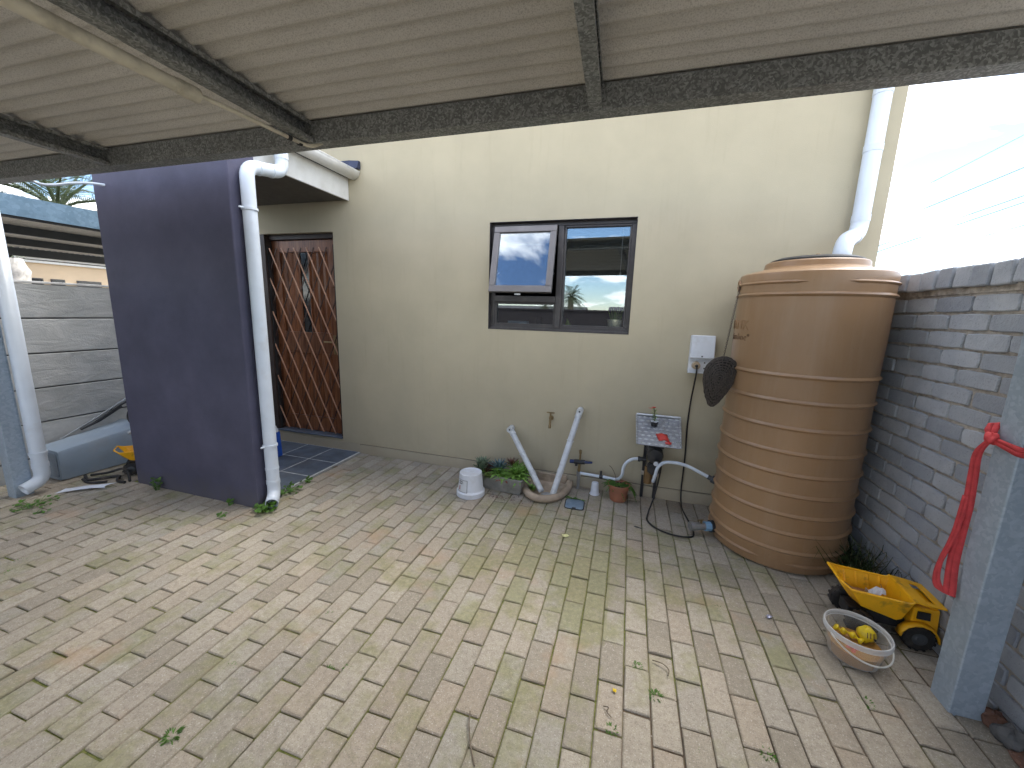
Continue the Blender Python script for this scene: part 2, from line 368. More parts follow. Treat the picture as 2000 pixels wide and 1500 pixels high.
def mk_tank():
    m = M('tan_tank_plastic'); c = (.335, .20, .102)
    col = m.ramp(m.noise(1.8, 5, .6), .3, .72, tuple(x*.88 for x in c), tuple(x*1.08 for x in c))
    col = m.mix(m.math('MULTIPLY', m.ramp(m.noise(5, 7, .7, stretch=(2.2, 2.2, .22)), .47, .75), .40), col, (.40, .275, .175))
    col = m.mix(m.math('MULTIPLY', m.ramp(m.noise(60, 3, .6), .66, .75), .3), col, (.19, .12, .065))
    z = m.xyz()[2]; mud = m.math('MULTIPLY', m.ramp(m.math('ADD', z, m.math('MULTIPLY', m.noise(6, 6, .7), .5)), .16, .46, (1,1,1), (0,0,0)), .5)
    col = m.mix(mud, col, (.17, .095, .05))
    rr = m.math('ADD', m.math('MULTIPLY', m.noise(9, 5), .2), .25)
    return m.fin(col, rr, 0, m.bump(m.noise(220, 3), .06, .002))
TANK = mk_tank()
TANKLETTER = plain('dark_brown_lettering', (.12, .06, .03), .6, var=.1)
def mk_wood():
    m = M('red_brown_hardwood'); g = m.noise(7, 7, .7, stretch=(9, 9, .5), dist=.6)
    col = m.ramp(g, .28, .72, (.10, .032, .014), (.40, .165, .07))
    col = m.mix(m.math('MULTIPLY', m.noise(2, 3), .5), col, (.15, .05, .022)); col = m.mix(1.0, col, m.ramp(m.rnd(), 0, 1, (.68,)*3, (1.15,)*3), 'MULTIPLY')
    return m.fin(col, .36, 0, m.bump(g, .2, .003))
WOOD = mk_wood()
WOODDARK = plain('dark_door_frame', (.035, .022, .018), .5, var=.2)
def mk_precast():
    m = M('precast_fence_concrete'); g = m.noise(4.5, 7, .72, stretch=(1, .8, 2.0), dist=.8)
    col = m.ramp(g, .32, .72, (.38, .39, .39), (.56, .56, .55)); col = m.mix(m.math('MULTIPLY', m.ramp(m.noise(2.4, 5, .6), .5, .75), .4), col, (.32, .325, .305))
    col = m.mix(1.0, col, m.ramp(m.rnd(), 0, 1, (.88,)*3, (1.08,)*3), 'MULTIPLY')
    return m.fin(col, .92, 0, m.bump(m.math('ADD', g, m.math('MULTIPLY', m.noise(120, 3), .25)), .8, .012), Specular_IOR_Level=.2)
PRECAST = mk_precast()
def mk_leaf(name, a, b, scale=30, rough=.5, trans=.25):
    m = M(name); col = m.ramp(m.noise(scale, 4), .3, .7, a, b); col = m.mix(1.0, col, m.ramp(m.rnd(), 0, 1, (.7,)*3, (1.2,)*3), 'MULTIPLY')
    m.fin(col, rough, 0, None)
    if trans:
        tr = m.n('BsdfTranslucent', None, {'Color': col}); mx = m.n('MixShader', None, {0: trans, 1: m.b.outputs[0], 2: tr})
        m.t.links.new(mx, m.o.inputs[0])
    return m.m
LEAF = mk_leaf('weed_leaf', (.055, .13, .015), (.12, .26, .035))
GRASS = mk_leaf('grass_blade', (.03, .055, .018), (.075, .11, .035))
DRYBLADE = mk_leaf('dry_blade', (.17, .16, .09), (.28, .25, .15))
SUCC = mk_leaf('succulent_green', (.13, .27, .04), (.30, .50, .11), trans=.1)
SUCCPALE = mk_leaf('succulent_pale', (.13, .19, .12), (.25, .31, .2), trans=.1)
AGAVE = mk_leaf('agave_blue', (.06, .12, .13), (.15, .24, .25), trans=.05)
MAROON = mk_leaf('succulent_maroon', (.06, .025, .02), (.17, .07, .045), trans=.05)
LIME = mk_leaf('succulent_lime', (.14, .22, .04), (.27, .36, .10), trans=.1)
PALMLEAF = mk_leaf('palm_frond', (.045, .07, .03), (.11, .14, .065), 8)
def mk_glass():
    m = M('window_glass'); m.t.nodes.remove(m.b)
    fr = m.n('Fresnel', None, {'IOR': 1.75}); gl = m.n('BsdfGlossy', None, {'Color': (.86, .94, 1.0), 'Roughness': 0.0})
    tr = m.n('BsdfTransparent', None, {'Color': (.93, .95, .96)})
    mx = m.n('MixShader', None, {0: m.math('MULTIPLY', fr, 2.4), 1: tr, 2: gl}); m.t.links.new(mx, m.o.inputs[0]); return m.m
GLASS = mk_glass()
def mk_clear(name, tint, amt, rough=.25):
    m = M(name); m.fin(tint, rough, 0, None)
    tr = m.n('BsdfTransparent', None, {'Color': (.97, .97, .96)}); lw = m.n('LayerWeight', None, {'Blend': .35}, out=1)
    f = m.math('ADD', m.math('MULTIPLY', lw, .55), amt)
    mx = m.n('MixShader', None, {0: f, 1: tr, 2: m.b.outputs[0]}); m.t.links.new(mx, m.o.inputs[0]); return m.m
CLEARPL = mk_clear('clear_tub_plastic', (.72, .70, .66), .10)
MURKY = mk_clear('murky_water', (.42, .22, .06), .62, .08)

# ---------------------------------------------------------------- ground
g = MB(); g.add([(-400,-400,-.03),(400,-400,-.03),(400,400,-.03),(-400,400,-.03)], [(0,1,2,3)])
struct(g.build('ground', plain('far_ground', (.27, .25, .22), .95, var=.2, scale=.6)))
XL, XR, YB = -4.80, 1.31, -4.75
g = MB(); g.add([(XL,YB,-.0085),(1.50,YB,-.0085),(1.50,0.0,-.0085),(XL,0.0,-.0085)], [(0,1,2,3)])
paving = struct(g.build('paving', JOINT))
def paver_mesh(lx, ly, k):
    b = MB(); c = .0038; rings = []
    for (i, z) in ((0, -.04), (0, -.0042), (c, 0.0)):
        ring = []
        for (sx_, sy_) in ((-1,-1),(1,-1),(1,1),(-1,1)):
            # two points per corner make a softened corner
            e = .0035 + i
            jx, jy = U(-.0009, .0009), U(-.0009, .0009)
            ax, ay = sx_*(lx/2 - i), sy_*(ly/2 - i)
            p1 = (ax - sx_*e + jx, ay + jy, z); p2 = (ax + jx, ay - sy_*e + jy, z)
            ring += ([p2, p1] if sx_*sy_ < 0 else [p1, p2])[::1]
        rings.append(ring)
    # order the ring round the centre
    rings = [sorted(r, key=lambda p: math.atan2(p[1]/ly, p[0]/lx)) for r in rings]
    b.loft(rings, True, False, True); return b
PM = [paver_mesh(.0995, .2005, k) for k in range(8)]
PMESH = [b.mesh('paver', PAVER) for b in PM]
PMH = paver_mesh(.150, .0995, 0)     # header course by the brick wall
cells = []
for c in range(-46, 14):
    x = PX0 + PW * (c + .5)
    if x - PW/2 < XL - .01 or x + PW/2 > XR + .035: continue
    for r in range(-17, 9):
        y = PY0 + PL * (r + .5 - (0.5 if c % 2 == 0 else 0.0))
        if y - PL/2 > -.045 or y - PL/2 < YB: continue
        top = min(y + PL/2, -.007); bot = y - PL/2; sy = (top - bot)/PL; y = (top + bot)/2
        if -3.92 < x < -2.64 and y > -1.22: continue       # porch and pillar
        cells.append((x, y, sy))
for k in range(40):
    y = -.16 - .104 * k
    if y > YB + .06: cells.append((1.418, y, 1.0))
def vis(x, y):       # inside the picture?
    d = Vector((x, y, 0)) - Vector((0, -3.31794598, 1.50508359)); z = d.dot(cf)
    if z < .3: return None
    u, v = d.dot(cr)/z*760.997, -d.dot(cu)/z*760.997
    if abs(u) > 1040 or abs(v) > 790: return None
    if u > 380 and v < 370 and x > .68 and y > -.78: return None
    return z
sc_ = sorted([(vis(x, y), x, y) for x, y, sy in cells if vis(x, y)])
near = set((x, y) for z, x, y in sc_[:300])
rest = MB()
for (x, y, sy) in cells:
    hd = x > 1.33
    dz = random.gauss(0, .0022); tx, ty, tz = random.gauss(0, .004), random.gauss(0, .006), random.gauss(0, .006)
    if x > 1.33: dz -= .004
    if (x, y) in near and not hd:
        inst(random.choice(PMESH), 'paver', paving, (x + U(-.0012, .0012), y + U(-.002, .002), dz), (tx, ty, tz + (math.pi if random.random() < .5 else 0)), (1, sy, 1))
    else:
        mt = Matrix.Translation((x, y, dz)) @ Euler((tx, ty, tz)).to_matrix().to_4x4() @ Matrix.Diagonal((1, sy, 1, 1)); b = PMH if hd else random.choice(PM)
        rest.add([mt @ Vector(p) for p in b.v], b.f)
o = stuff(rest.build('pavers_beyond', PAVER, paving))

# ---------------------------------------------------------------- house
house = thing('house', 'tall beige plastered house wall with window and porch', 'house')
WX0, WX1, WZ0, WZ1 = -1.221, -.009, 1.359, 2.263
DX0, DX1, DZ0, DZ1 = -3.87, -2.848, .13, 2.235
HX0, HX1, HZ = -4.70, 1.549, 3.4
def holed(b, x0, x1, z0, z1, holes, y0, y1):
    xs = sorted({x0, x1} | {v for h in holes for v in h[:2]}); zs = sorted({z0, z1} | {v for h in holes for v in h[2:]})
    for i in range(len(xs)-1):
        for j in range(len(zs)-1):
            a, c, d, e = xs[i], xs[i+1], zs[j], zs[j+1]; mx, mz = (a+c)/2, (d+e)/2
            if any(h[0] < mx < h[1] and h[2] < mz < h[3] for h in holes): continue
            b.add([(a,y0,d),(c,y0,d),(c,y0,e),(a,y0,e)], [(0,1,2,3)])
            b.add([(a,y1,d),(c,y1,d),(c,y1,e),(a,y1,e)], [(3,2,1,0)])
    for h in holes:
        a, c, d, e = h
        b.add([(a,y0,d),(a,y1,d),(a,y1,e),(a,y0,e)], [(0,1,2,3)]); b.add([(c,y0,d),(c,y1,d),(c,y1,e),(c,y0,e)], [(3,2,1,0)])
        b.add([(a,y0,d),(c,y0,d),(c,y1,d),(a,y1,d)], [(0,1,2,3)]); b.add([(a,y0,e),(c,y0,e),(c,y1,e),(a,y1,e)], [(3,2,1,0)])
    b.add([(x0,y0,z0),(x1,y0,z0),(x1,y1,z0),(x0,y1,z0)], [(3,2,1,0)])
b = MB(); holed(b, HX0, HX1, .099, HZ, [(WX0,WX1,WZ0,WZ1),(DX0,DX1,DZ0,DZ1)], 0, .23)
b.build('wall', PLASTER, house)
b = MB(); b.box(HX1-.23, HX1, .231, 8, 0, HZ); b.box(HX0, HX0+.23, .231, 8, 0, HZ); b.box(HX0+.231, HX1-.231, 7.8, 8, 0, HZ)
b.build('side_wall', PLASTER, house)
b = MB(); b.box(-2.632, HX1+.003, -.005, .23, -.02, .0915); b.build('plinth', SILL, house, bevel=.003)
b = MB(); b.box(-4.70, -2.634, -.0035, .23, -.02, .0985); b.build('step_riser', SILL, house)
b = MB(); b.box(-2.632, HX1-.002, .010, .2, .0915, .099); b.build('plinth_joint', BLACKPL, house)  # black strip puts the shadow of the recessed gap into the colour
# main roof, hidden above the carport beam from here
b = MB(); ym = 4.0
b.add([(HX0-.1,-.10,HZ+.02),(HX1+.1,-.10,HZ+.02),(HX1+.1,ym,HZ+1.0),(HX0-.1,ym,HZ+1.0),(HX1+.1,8.15,HZ+.02),(HX0-.1,8.15,HZ+.02)], [(0,1,2,3),(3,2,4,5)])
b.build('roof', ROOFTILE, house, solid=.08)
for x in (HX1-.005, HX0+.005):
    b = MB(); b.add([(x,0,HZ),(x,8,HZ),(x,ym,HZ+.95)], [(0,1,2)]); b.build('gable', PLASTER, house)
# room behind the window
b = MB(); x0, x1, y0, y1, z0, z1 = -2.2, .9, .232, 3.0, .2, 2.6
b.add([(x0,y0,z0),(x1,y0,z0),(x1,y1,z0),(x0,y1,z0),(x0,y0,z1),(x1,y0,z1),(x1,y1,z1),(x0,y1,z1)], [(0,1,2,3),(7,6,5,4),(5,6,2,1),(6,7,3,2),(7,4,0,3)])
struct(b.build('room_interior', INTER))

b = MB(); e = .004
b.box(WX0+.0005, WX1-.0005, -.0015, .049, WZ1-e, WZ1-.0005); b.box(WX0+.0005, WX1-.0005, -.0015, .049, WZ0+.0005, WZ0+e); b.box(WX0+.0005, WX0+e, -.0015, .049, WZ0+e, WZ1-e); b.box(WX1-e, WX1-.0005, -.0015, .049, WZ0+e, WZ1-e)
b.build('window_reveal', plain('charcoal_reveal', (.055,.05,.052), .7, var=.15), house)  # thin dark charcoal boxes lining all four sides of the opening
# window: frame, mullion, transom, fixed panes, opening sash, blind
FY0, FY1 = .050, .105
b = MB(); fw_ = .042
b.box(WX0, WX1, FY0, FY1, WZ0, WZ0+fw_); b.box(WX0, WX1, FY0, FY1, WZ1-.036, WZ1)
b.box(WX0, WX0+fw_, FY0+.001, FY1, WZ0+fw_, WZ1-.036); b.box(WX1-.036, WX1, FY0+.001, FY1, WZ0+fw_, WZ1-.036)
b.box(WX0+.004, WX1-.004, .012, FY0, WZ0, WZ0+.018)
win = b.build('window', BRONZEALU, house, bevel=.004)
MXa, MXb = -.632, -.582
b = MB(); b.box(MXa, MXb, FY0-.012, FY1+.002, WZ0+.03, WZ1-.036); b.build('mullion', BRONZEALU, win, bevel=.006)
b = MB(); b.box(WX0+fw_, MXa, FY0-.008, FY1+.001, 1.60, 1.655); b.build('transom', BRONZEALU, win, bevel=.005)
def bead(x0, x1, z0, z1, wdt=.016):
    b = MB(); y0, y1 = FY0+.006, FY0+.03
    b.box(x0, x1, y0, y1, z0, z0+wdt); b.box(x0, x1, y0, y1, z1-wdt, z1); b.box(x0, x0+wdt, y0, y1, z0+wdt, z1-wdt); b.box(x1-wdt, x1, y0, y1, z0+wdt, z1-wdt)
    b.build('glazing_bead', BRONZEALU, win, bevel=.003)
    b = MB(); b.box(x0+.004, x1-.004, FY0+.031, FY0+.036, z0+.004, z1-.004); b.build('pane', GLASS, win)
bead(MXb, WX1-.036, WZ0+fw_, WZ1-.036); bead(WX0+fw_, MXa, WZ0+fw_, 1.60)
# top-hung sash swung out at the bottom
SX0, SX1, SL = -1.176, -.636, .565
sash = bpy.data.objects.new('sash', None)
b = MB(); fr = .052
b.box(SX0, SX1, -.018, .018, -SL, -SL+fr+.004); b.box(SX0, SX1, -.018, .018, -fr, 0); b.box(SX0, SX0+fr, -.0175, .0175, -SL+fr+.004, -fr); b.box(SX1-fr, SX1, -.0175, .0175, -SL+fr+.004, -fr)
sash = b.build('sash', SASHALU, win, bevel=.004, loc=(0, .018, 2.222), rot=(R(-14.5), 0, 0))
b = MB(); b.box(SX0+fr-.004, SX1-fr+.004, -.003, .003, -SL+fr, -fr+.004)
o = b.build('sash_pane', GLASS, win, loc=(0, .018, 2.222), rot=(R(-14.5), 0, 0))
for q in ([(-.66,.06,1.85),(-.655,-.05,1.80),(-.65,-.10,1.74)], [(-1.15,.06,1.85),(-1.155,-.05,1.80),(-1.16,-.10,1.74)]):
    b = MB(); b.tube(q, .005, 6); b.build('stay_arm', STEEL, win)
b = MB(); b.box(-.95,-.90,-.115,-.095,1.655,1.668); b.build('latch', STEEL, win)
# blind, drawn half up behind the right pane
blind = thing('window_blind', 'half-raised dark slatted blind behind the right window pane', 'blind')
sm = MB(); sm.add([(-.5,-.012,.004),(.5,-.012,.004),(.5,.0,.0065),(-.5,0,.0065),(.5,.012,-.002),(-.5,.012,-.002)], [(0,1,2,3),(3,2,4,5)]); sme = sm.mesh('slat', SLATM, 60)
for k in range(17): inst(sme, 'slat', blind, (-.305, .165, 2.20 - .0235*k), (R(-32), 0, 0), (.53, 1.1, 1))
b = MB(); b.box(-.57, -.04, .15, .18, 2.21, 2.24); b.build('head_rail', SLATM, blind)
b = MB(); b.cyl((-.115,.15,2.21),(-.115,.15,1.86), .0022, n=5); b.lathe([(.001,.012),(.006,.0),(.009,-.014),(.001,-.016)], (-.115,.15,1.86), 8); b.build('pull_cord', WHITEPL, blind)
# things on the inside sill
b = MB(); b.box(WX0+.02, WX1-.02, .11, .30, WZ0+.0, WZ0+.022); b.build('inner_sill', BRONZEALU, house, bevel=.003)
def potplant(name, label, c, mat, pr, ph, leafmat, nl, ll):
    t = thing(name, label, 'plant', loc=c)
    b = MB(); b.lathe([(.0,0),(pr*.82,0),(pr,ph),(pr*1.06,ph),(pr*1.06,ph*.86),(pr*.97,ph*.85)][:4] + [(pr*.9,ph),(pr*.88,ph*.85),(0,ph*.85)], (0,0,0), 20); b.build('pot', mat, t, 40)
    b = MB()
    for k in range(nl):
        a = U(0, 6.28); d = Vector((math.cos(a), math.sin(a), 0)); l = ll*U(.6, 1.1); base = d*pr*U(.1,.6) + Vector((0,0,ph*.85)); sp = U(.1,.45)
        pts = [base + d*l*sp*t_*t_ + Vector((0,0,l*t_)) for t_ in (0,.25,.5,.75,1)]; b.tube(pts, [.005,.006,.006,.004,.001], 5, flat=.5)
    b.build('leaves', leafmat, t, 60); return t
potplant('sill_plant', 'spiky little plant in a cream pot on the window sill', (-.125,.148,WZ0+.022), plain('cream_glaze', (.85,.82,.62), .4, var=.15), .070, .095, SUCC, 18, .12)
b = MB(); b.box(-1.10,-.90,.16,.26,WZ0+.022,WZ0+.052); b.box(-1.09,-.91,.165,.255,WZ0+.0525,WZ0+.075); tag(b.build('paper_stack', plain('pale_blue_paper', (.45,.55,.66), .7), bevel=.002), 'pale blue stack of papers on the sill behind the lower left pane', 'papers')
b = MB(); b.lathe([(0,0),(.028,0),(.034,.09),(.030,.09),(.026,.01),(0,.01)], (-.80,.2,WZ0+.022), 18); tag(b.build('dark_cup', BLACKPL, smooth=40), 'dark cup on the sill behind the lower left pane', 'cup')
b = MB(); b.add([(-.56,.17,WZ0+.022),(-.49,.15,WZ0+.022),(-.545,.17,WZ0+.12),(-.56,.25,WZ0+.022),(-.49,.23,WZ0+.022),(-.545,.25,WZ0+.11)], [(0,1,2),(3,5,4),(0,2,5,3),(1,4,5,2),(0,3,4,1)]); tag(b.build('green_card', plain('lime_card', (.35,.50,.08), .5)), 'lime green folded card on the sill beside the window mullion', 'card')
for nm, x, lb in (('paper_scrap', -.74, 'white curled paper scrap on the sill behind the lower left pane'), ('paper_scrap', -.20, 'white curled paper scrap on the sill left of the cream pot')):
    b = MB(); L = [Vector((x-.05+.1*t_, .12, WZ0+.024+.02*math.sin(3.1*t_))) for t_ in [q/6 for q in range(7)]]; b.strip(L, [p+Vector((0,.03,0)) for p in L]); tag(b.build(nm, WHITEPL, solid=.001), lb, 'paper')

# door
b = MB(); b.box(DX0, DX0+.155, .004, .15, DZ0, DZ1); b.box(DX1-.05, DX1, .055, .15, DZ0, DZ1); b.box(DX0+.155, DX1-.05, .055, .15, DZ1-.05, DZ1); b.build('door_frame', WOODDARK, house, bevel=.004)
b = MB(); b.box(DX0+.002, DX1-.002, -.012, .16, .1305, .146); b.build('threshold', TILE, house, bevel=.004)
ax, bx_ = DX0+.157, DX1-.052; az, bz = .150, DZ1-.053
b = MB(); b.box(ax, ax+.10, .085, .125, az, bz); b.box(bx_-.10, bx_, .085, .125, az, bz)
for (z0, z1) in ((az, az+.16), (1.02, 1.24), (bz-.12, bz)): b.box(ax+.10, bx_-.10, .0855, .1245, z0, z1)
door = b.build('door', WOOD, house, bevel=.004)
def boards(x0, x1, n, z0, z1):
    wd = (x1-x0)/n
    for k in range(n):
        c = x0 + wd*(k+.5); h = wd/2 - .0015; b = MB()
        b.add([(c-h,.104,z0),(c,.094,z0),(c+h,.104,z0),(c-h,.104,z1),(c,.094,z1),(c+h,.104,z1),(c+h,.118,z0),(c-h,.118,z0),(c+h,.118,z1),(c-h,.118,z1)],
              [(0,1,4,3),(1,2,5,4),(2,6,8,5),(7,0,3,9)]); b.build('door_board', WOOD, door)
gx0, gx1 = (ax+bx_)/2 - .055, (ax+bx_)/2 + .055
boards(ax+.102, gx0-.012, 3, 1.242, bz-.122); boards(gx1+.012, bx_-.102, 3, 1.242, bz-.122); boards(ax+.102, bx_-.102, 8, az+.162, 1.018)
b = MB(); b.box(gx0, gx1, .10, .106, 1.242, bz-.122); b.build('door_glass', DARKGLASS, door)
b = MB(); b.box(gx0-.0115, gx0-.0005, .088, .12, 1.241, bz-.121); b.box(gx1+.0005, gx1+.0115, .088, .12, 1.241, bz-.121); b.build('glazing_strip', WOOD, door)
b = MB(); b.box(bx_-.075,bx_-.03,.078,.086,1.02,1.22); b.tube([(bx_-.05,.08,1.15),(bx_-.05,.045,1.15),(bx_-.16,.04,1.15)], .008, 8); b.build('door_handle', BRASS, door)

# security trellis gate in front of the door
gate = thing('security_gate', 'copper brown diagonal trellis security gate in front of the wooden door', 'gate')
gx0, gx1, gz0, gz1 = DX0+.165, DX1-.03, .165, 2.10
GATEREAR = plain('dark_gate_paint', (.07, .035, .025), .5, var=.15)
def gbar(x, s, yy, w_, name='gate_bar', mt=None):
    # line x + s*(gz1 - z)/2.2
    pts = []
    for z in (gz0, gz1): pts.append((x + s*(gz1 - z)/2.2, z))
    (xa, za), (xb, zb) = pts
    # clip to the opening
    def clip(xa, za, xb, zb):
        t0, t1 = 0.0, 1.0; dx = xb - xa
        if abs(dx) > 1e-9:
            ta, tb = sorted(((gx0-xa)/dx, (gx1-xa)/dx)); t0, t1 = max(t0, ta), min(t1, tb)
        if t1 - t0 < .02: return None
        return (xa+dx*t0, za+(zb-za)*t0, xa+dx*t1, za+(zb-za)*t1)
    c = clip(xa, za, xb, zb)
    if not c: return
    p, q = Vector((c[0], yy, c[1])), Vector((c[2], yy, c[3])); d = (q-p).normalized(); nrm = Vector((d.z, 0, -d.x))*w_
    b = MB(); t = Vector((0,.0035,0))
    b.hexa([p-nrm-t, p+nrm-t, p+nrm+t, p-nrm+t], [q-nrm-t, q+nrm-t, q+nrm+t, q-nrm+t]); b.build(name, mt or GATEM, gate)
k = -6
while k < 7:
    gbar(gx0 + .02 + .158*k, 1, .030, .0055); gbar(gx0 + .10 + .158*(k+6), -1, .046, .0045, 'rear_gate_bar', GATEREAR); k += 1
for x in (gx0-.006, gx1+.006):
    b = MB(); b.box(x-.008, x+.008, .024, .054, gz0-.015, gz1+.02); b.build('gate_stile', BLACKPL if x < -3.3 else WOODDARK, gate)

# porch: dark wing wall, tiled floor, little roof
b = MB(); b.box(-3.90, -2.575, -1.25, -1.042, -.02, 2.64); b.build('porch_wing_wall', DARKPAINT, house, bevel=.012, seg=3)
b = MB(); b.box(-3.90, -2.640, -1.0415, -.004, -.02, .010)
pf = struct(b.build('porch_floor', GROUT))
ts = .335; tm = MB(); tm.box(-ts/2+.006, ts/2-.006, -ts/2+.006, ts/2-.006, 0, .0014)
tme = tm.mesh('tile', TILE)
for i in range(4):
    for j in range(3):
        x, y = -2.645 - ts*(i+.5), -.006 - ts*(j+.5)
        o = inst(tme, 'tile', pf, (x, y, .010 + U(0, .0008)), (U(-.002,.002), U(-.002,.002), 0))
        if i == 3: o.scale = (.72, 1, 1); o.location.x = -2.645 - ts*3.36
b = MB(); b.box(-2.6395, -2.612, -1.04, -.006, -.02, .006); struct(b.build('porch_edging', CONC, bevel=.004))
b = MB(); b.box(-3.95, -2.660, -1.03, -.003, 2.512, 2.535); proof = b.build('porch_soffit', SOFFIT, house)
b = MB(); b.add([(-3.95,-1.20,2.70),(-2.60,-1.20,2.70),(-2.60,-.002,2.775),(-3.95,-.002,2.775)], [(0,1,2,3)]); b.build('porch_roof_sheet', ROOFBLUE, house, solid=.02)
b = MB(); b.box(-2.659, -2.640, -1.04, -.004, 2.505, 2.70); b.box(-3.95, -2.660, -1.041, -1.0315, 2.645, 2.70); b.build('fascia', WHITEPAINT, house, bevel=.002)
b = MB(); b.hexa([(-2.60,-.05,2.77),(-2.50,-.05,2.77),(-2.50,-.003,2.77),(-2.60,-.003,2.77)], [(-2.60,-.03,2.845),(-2.50,-.03,2.835),(-2.50,-.003,2.835),(-2.60,-.003,2.845)]); b.box(-3.95,-2.6005,-.03,-.003,2.795,2.845); b.build('flashing', ROOFBLUE, house)
gut = thing('gutter', 'white half-round gutter on the edge of the porch roof', 'gutter')
b = MB(); gr, gcx, gcz = .062, -2.572, 2.745
prof = [(gcx + gr*math.cos(R(a)), gcz + gr*math.sin(R(a))) for a in range(180, 361, 15)]; prof = [(gcx-gr, gcz+.02)] + prof
b.loft([[(x, y, z) for x, z in prof] for y in (-1.16, -.8, -.4, -.008)], close=False); b.build('channel', WHITEPAINT, gut, smooth=50, solid=.004)
b = MB(); b.cyl((gcx+gr,-1.16,gcz+.002), (gcx+gr,-.007,gcz+.002), .006, n=8); b.build('rim_bead', WHITEPAINT, gut, smooth=50)
for q in ((-.012, -.005), (-1.165, -1.158)):
    b = MB(); b.prism(prof, lambda a, c, d: Vector((a, d, c)), *q); b.build('end_cap', WHITEPAINT, gut, fix=True)

# right brick boundary wall
bw = thing('brick_wall', 'grey cement brick boundary wall with a header brick coping', 'wall')
BX, CZ = 1.498, 1.65
b = MB(); b.box(BX+.011, BX+.215, -6.0, .9, -.05, CZ+.005); b.build('mortar', MORTAR, bw)
def brick_mesh(lx, ly, lz, k):
    b = MB(); n = 4; rings = []
    for (i, d) in ((0, .03), (0, .005), (.0035, 0)):
        ring = []
        for s in range(4):
            for t in range(n):
                f = t/n; q = [(-1,-1),(1,-1),(1,1),(-1,1)]; p0, p1 = q[s], q[(s+1)%4]
                a, c = p0[0]+(p1[0]-p0[0])*f, p0[1]+(p1[1]-p0[1])*f
                cr_ = .004 if f == 0 else 0
                j = .0014
                ring.append((d, a*(ly/2-i-cr_) + U(-j, j), c*(lz/2-i-cr_) + U(-j, j)))
        rings.append(ring)
    b.loft(rings, True, False, True); return b
BMB = [brick_mesh(.1, .222, .0745, k) for k in range(9)]
# face towards -x: mesh spans y,z with its outer face at x = 0
BME = [q.mesh('brick', BRICK) for q in BMB]
rb = MB(); nb = 0
for cz in range(20):
    z = CZ - .085*(cz+.5)
    if z < .0: z = .0
    off = -.601 if cz % 2 == 1 else -.490
    for k in range(-7, 26):
        y = off - .232*(k+.5)
        if y < -5.9 or y > .8: continue
        dx = BX + random.gauss(0, .0018); ry = random.gauss(0, .006)
        seen = -2.05 < y < .12
        if seen: inst(random.choice(BME), 'brick', bw, (dx, y + U(-.003,.003), z + U(-.0015,.0015)), (random.gauss(0,.005), ry, random.gauss(0,.005)), None); nb += 1
        else:
            mt = Matrix.Translation((dx, y, z)); q = random.choice(BMB); rb.add([mt @ Vector(p) for p in q.v], q.f)
cm = []
for k in range(5):
    b = MB(); j = lambda: U(-.003, .003)
    A = [(-.118+j(), -.0505+j(), 0), (.118+j(), -.0505+j(), 0), (.118+j(), .0505+j(), 0), (-.118+j(), .0505+j(), 0)]
    b.hexa(A, [(x*.97+j(), y*.93+j(), 0.100+j()) for x, y, z in A]); cm.append(b)
cme = [q.mesh('coping_brick', BRICK) for q in cm]
for k in range(64):
    y = .85 - .1085*k
    if -2.05 < y < .12:
        o = inst(random.choice(cme), 'coping_brick', bw, (BX+.095, y, CZ+.033+U(-.003,.004)), (U(-.02,.02), U(-.03,.03), U(-.03,.03)))
        md = o.modifiers.new('bevel','BEVEL'); md.width=.008; md.segments=2
    else:
        mt = Matrix.Translation((BX+.095, y, CZ+.033)); q = random.choice(cm); rb.add([mt @ Vector(p) for p in q.v], q.f)
b = MB(); b.box(BX+.004, BX+.21, -6.0, .9, CZ+.0055, CZ+.115); b.build('coping_bed', MORTAR, bw)
stuff(rb.build('bricks_beyond', BRICK, bw))
# precast concrete fence on the left
fence = thing('precast_fence', 'grey precast concrete panel fence along the left boundary', 'fence')
FX = -4.82
zt = [1.635, 1.345, 1.048, .752, .455, .158, -.06]
for seg in range(-4, 3):
    y0, y1 = -.52 + 1.65*seg, -.52 + 1.65*(seg+1)
    if seg == -1: pass
    for k in range(6):
        b = MB(); b.box(FX-.037, FX, y0+.004, y1-.004, zt[k+1]+.005, zt[k]-.004)
        b.build('fence_panel', PRECAST, fence, bevel=.008)
    b = MB(); b.box(FX-.13, FX-.047, y0-.06, y0+.06, -.05, 1.66); b.build('fence_post', PRECAST, fence, bevel=.01)
b = MB(); b.box(FX-.044, FX-.038, -7.0, 3.85, -.05, 1.62); b.build('fence_light_block', BLACKPL, fence)  # black board added behind the panels to stop light leaking through gaps
b = MB(); b.box(FX-.052, FX+.006, -7.0, 3.85, 1.6355, 1.655); b.build('fence_cap', plain('pale_fence_cap', (.55,.54,.52), .85), fence, bevel=.004)

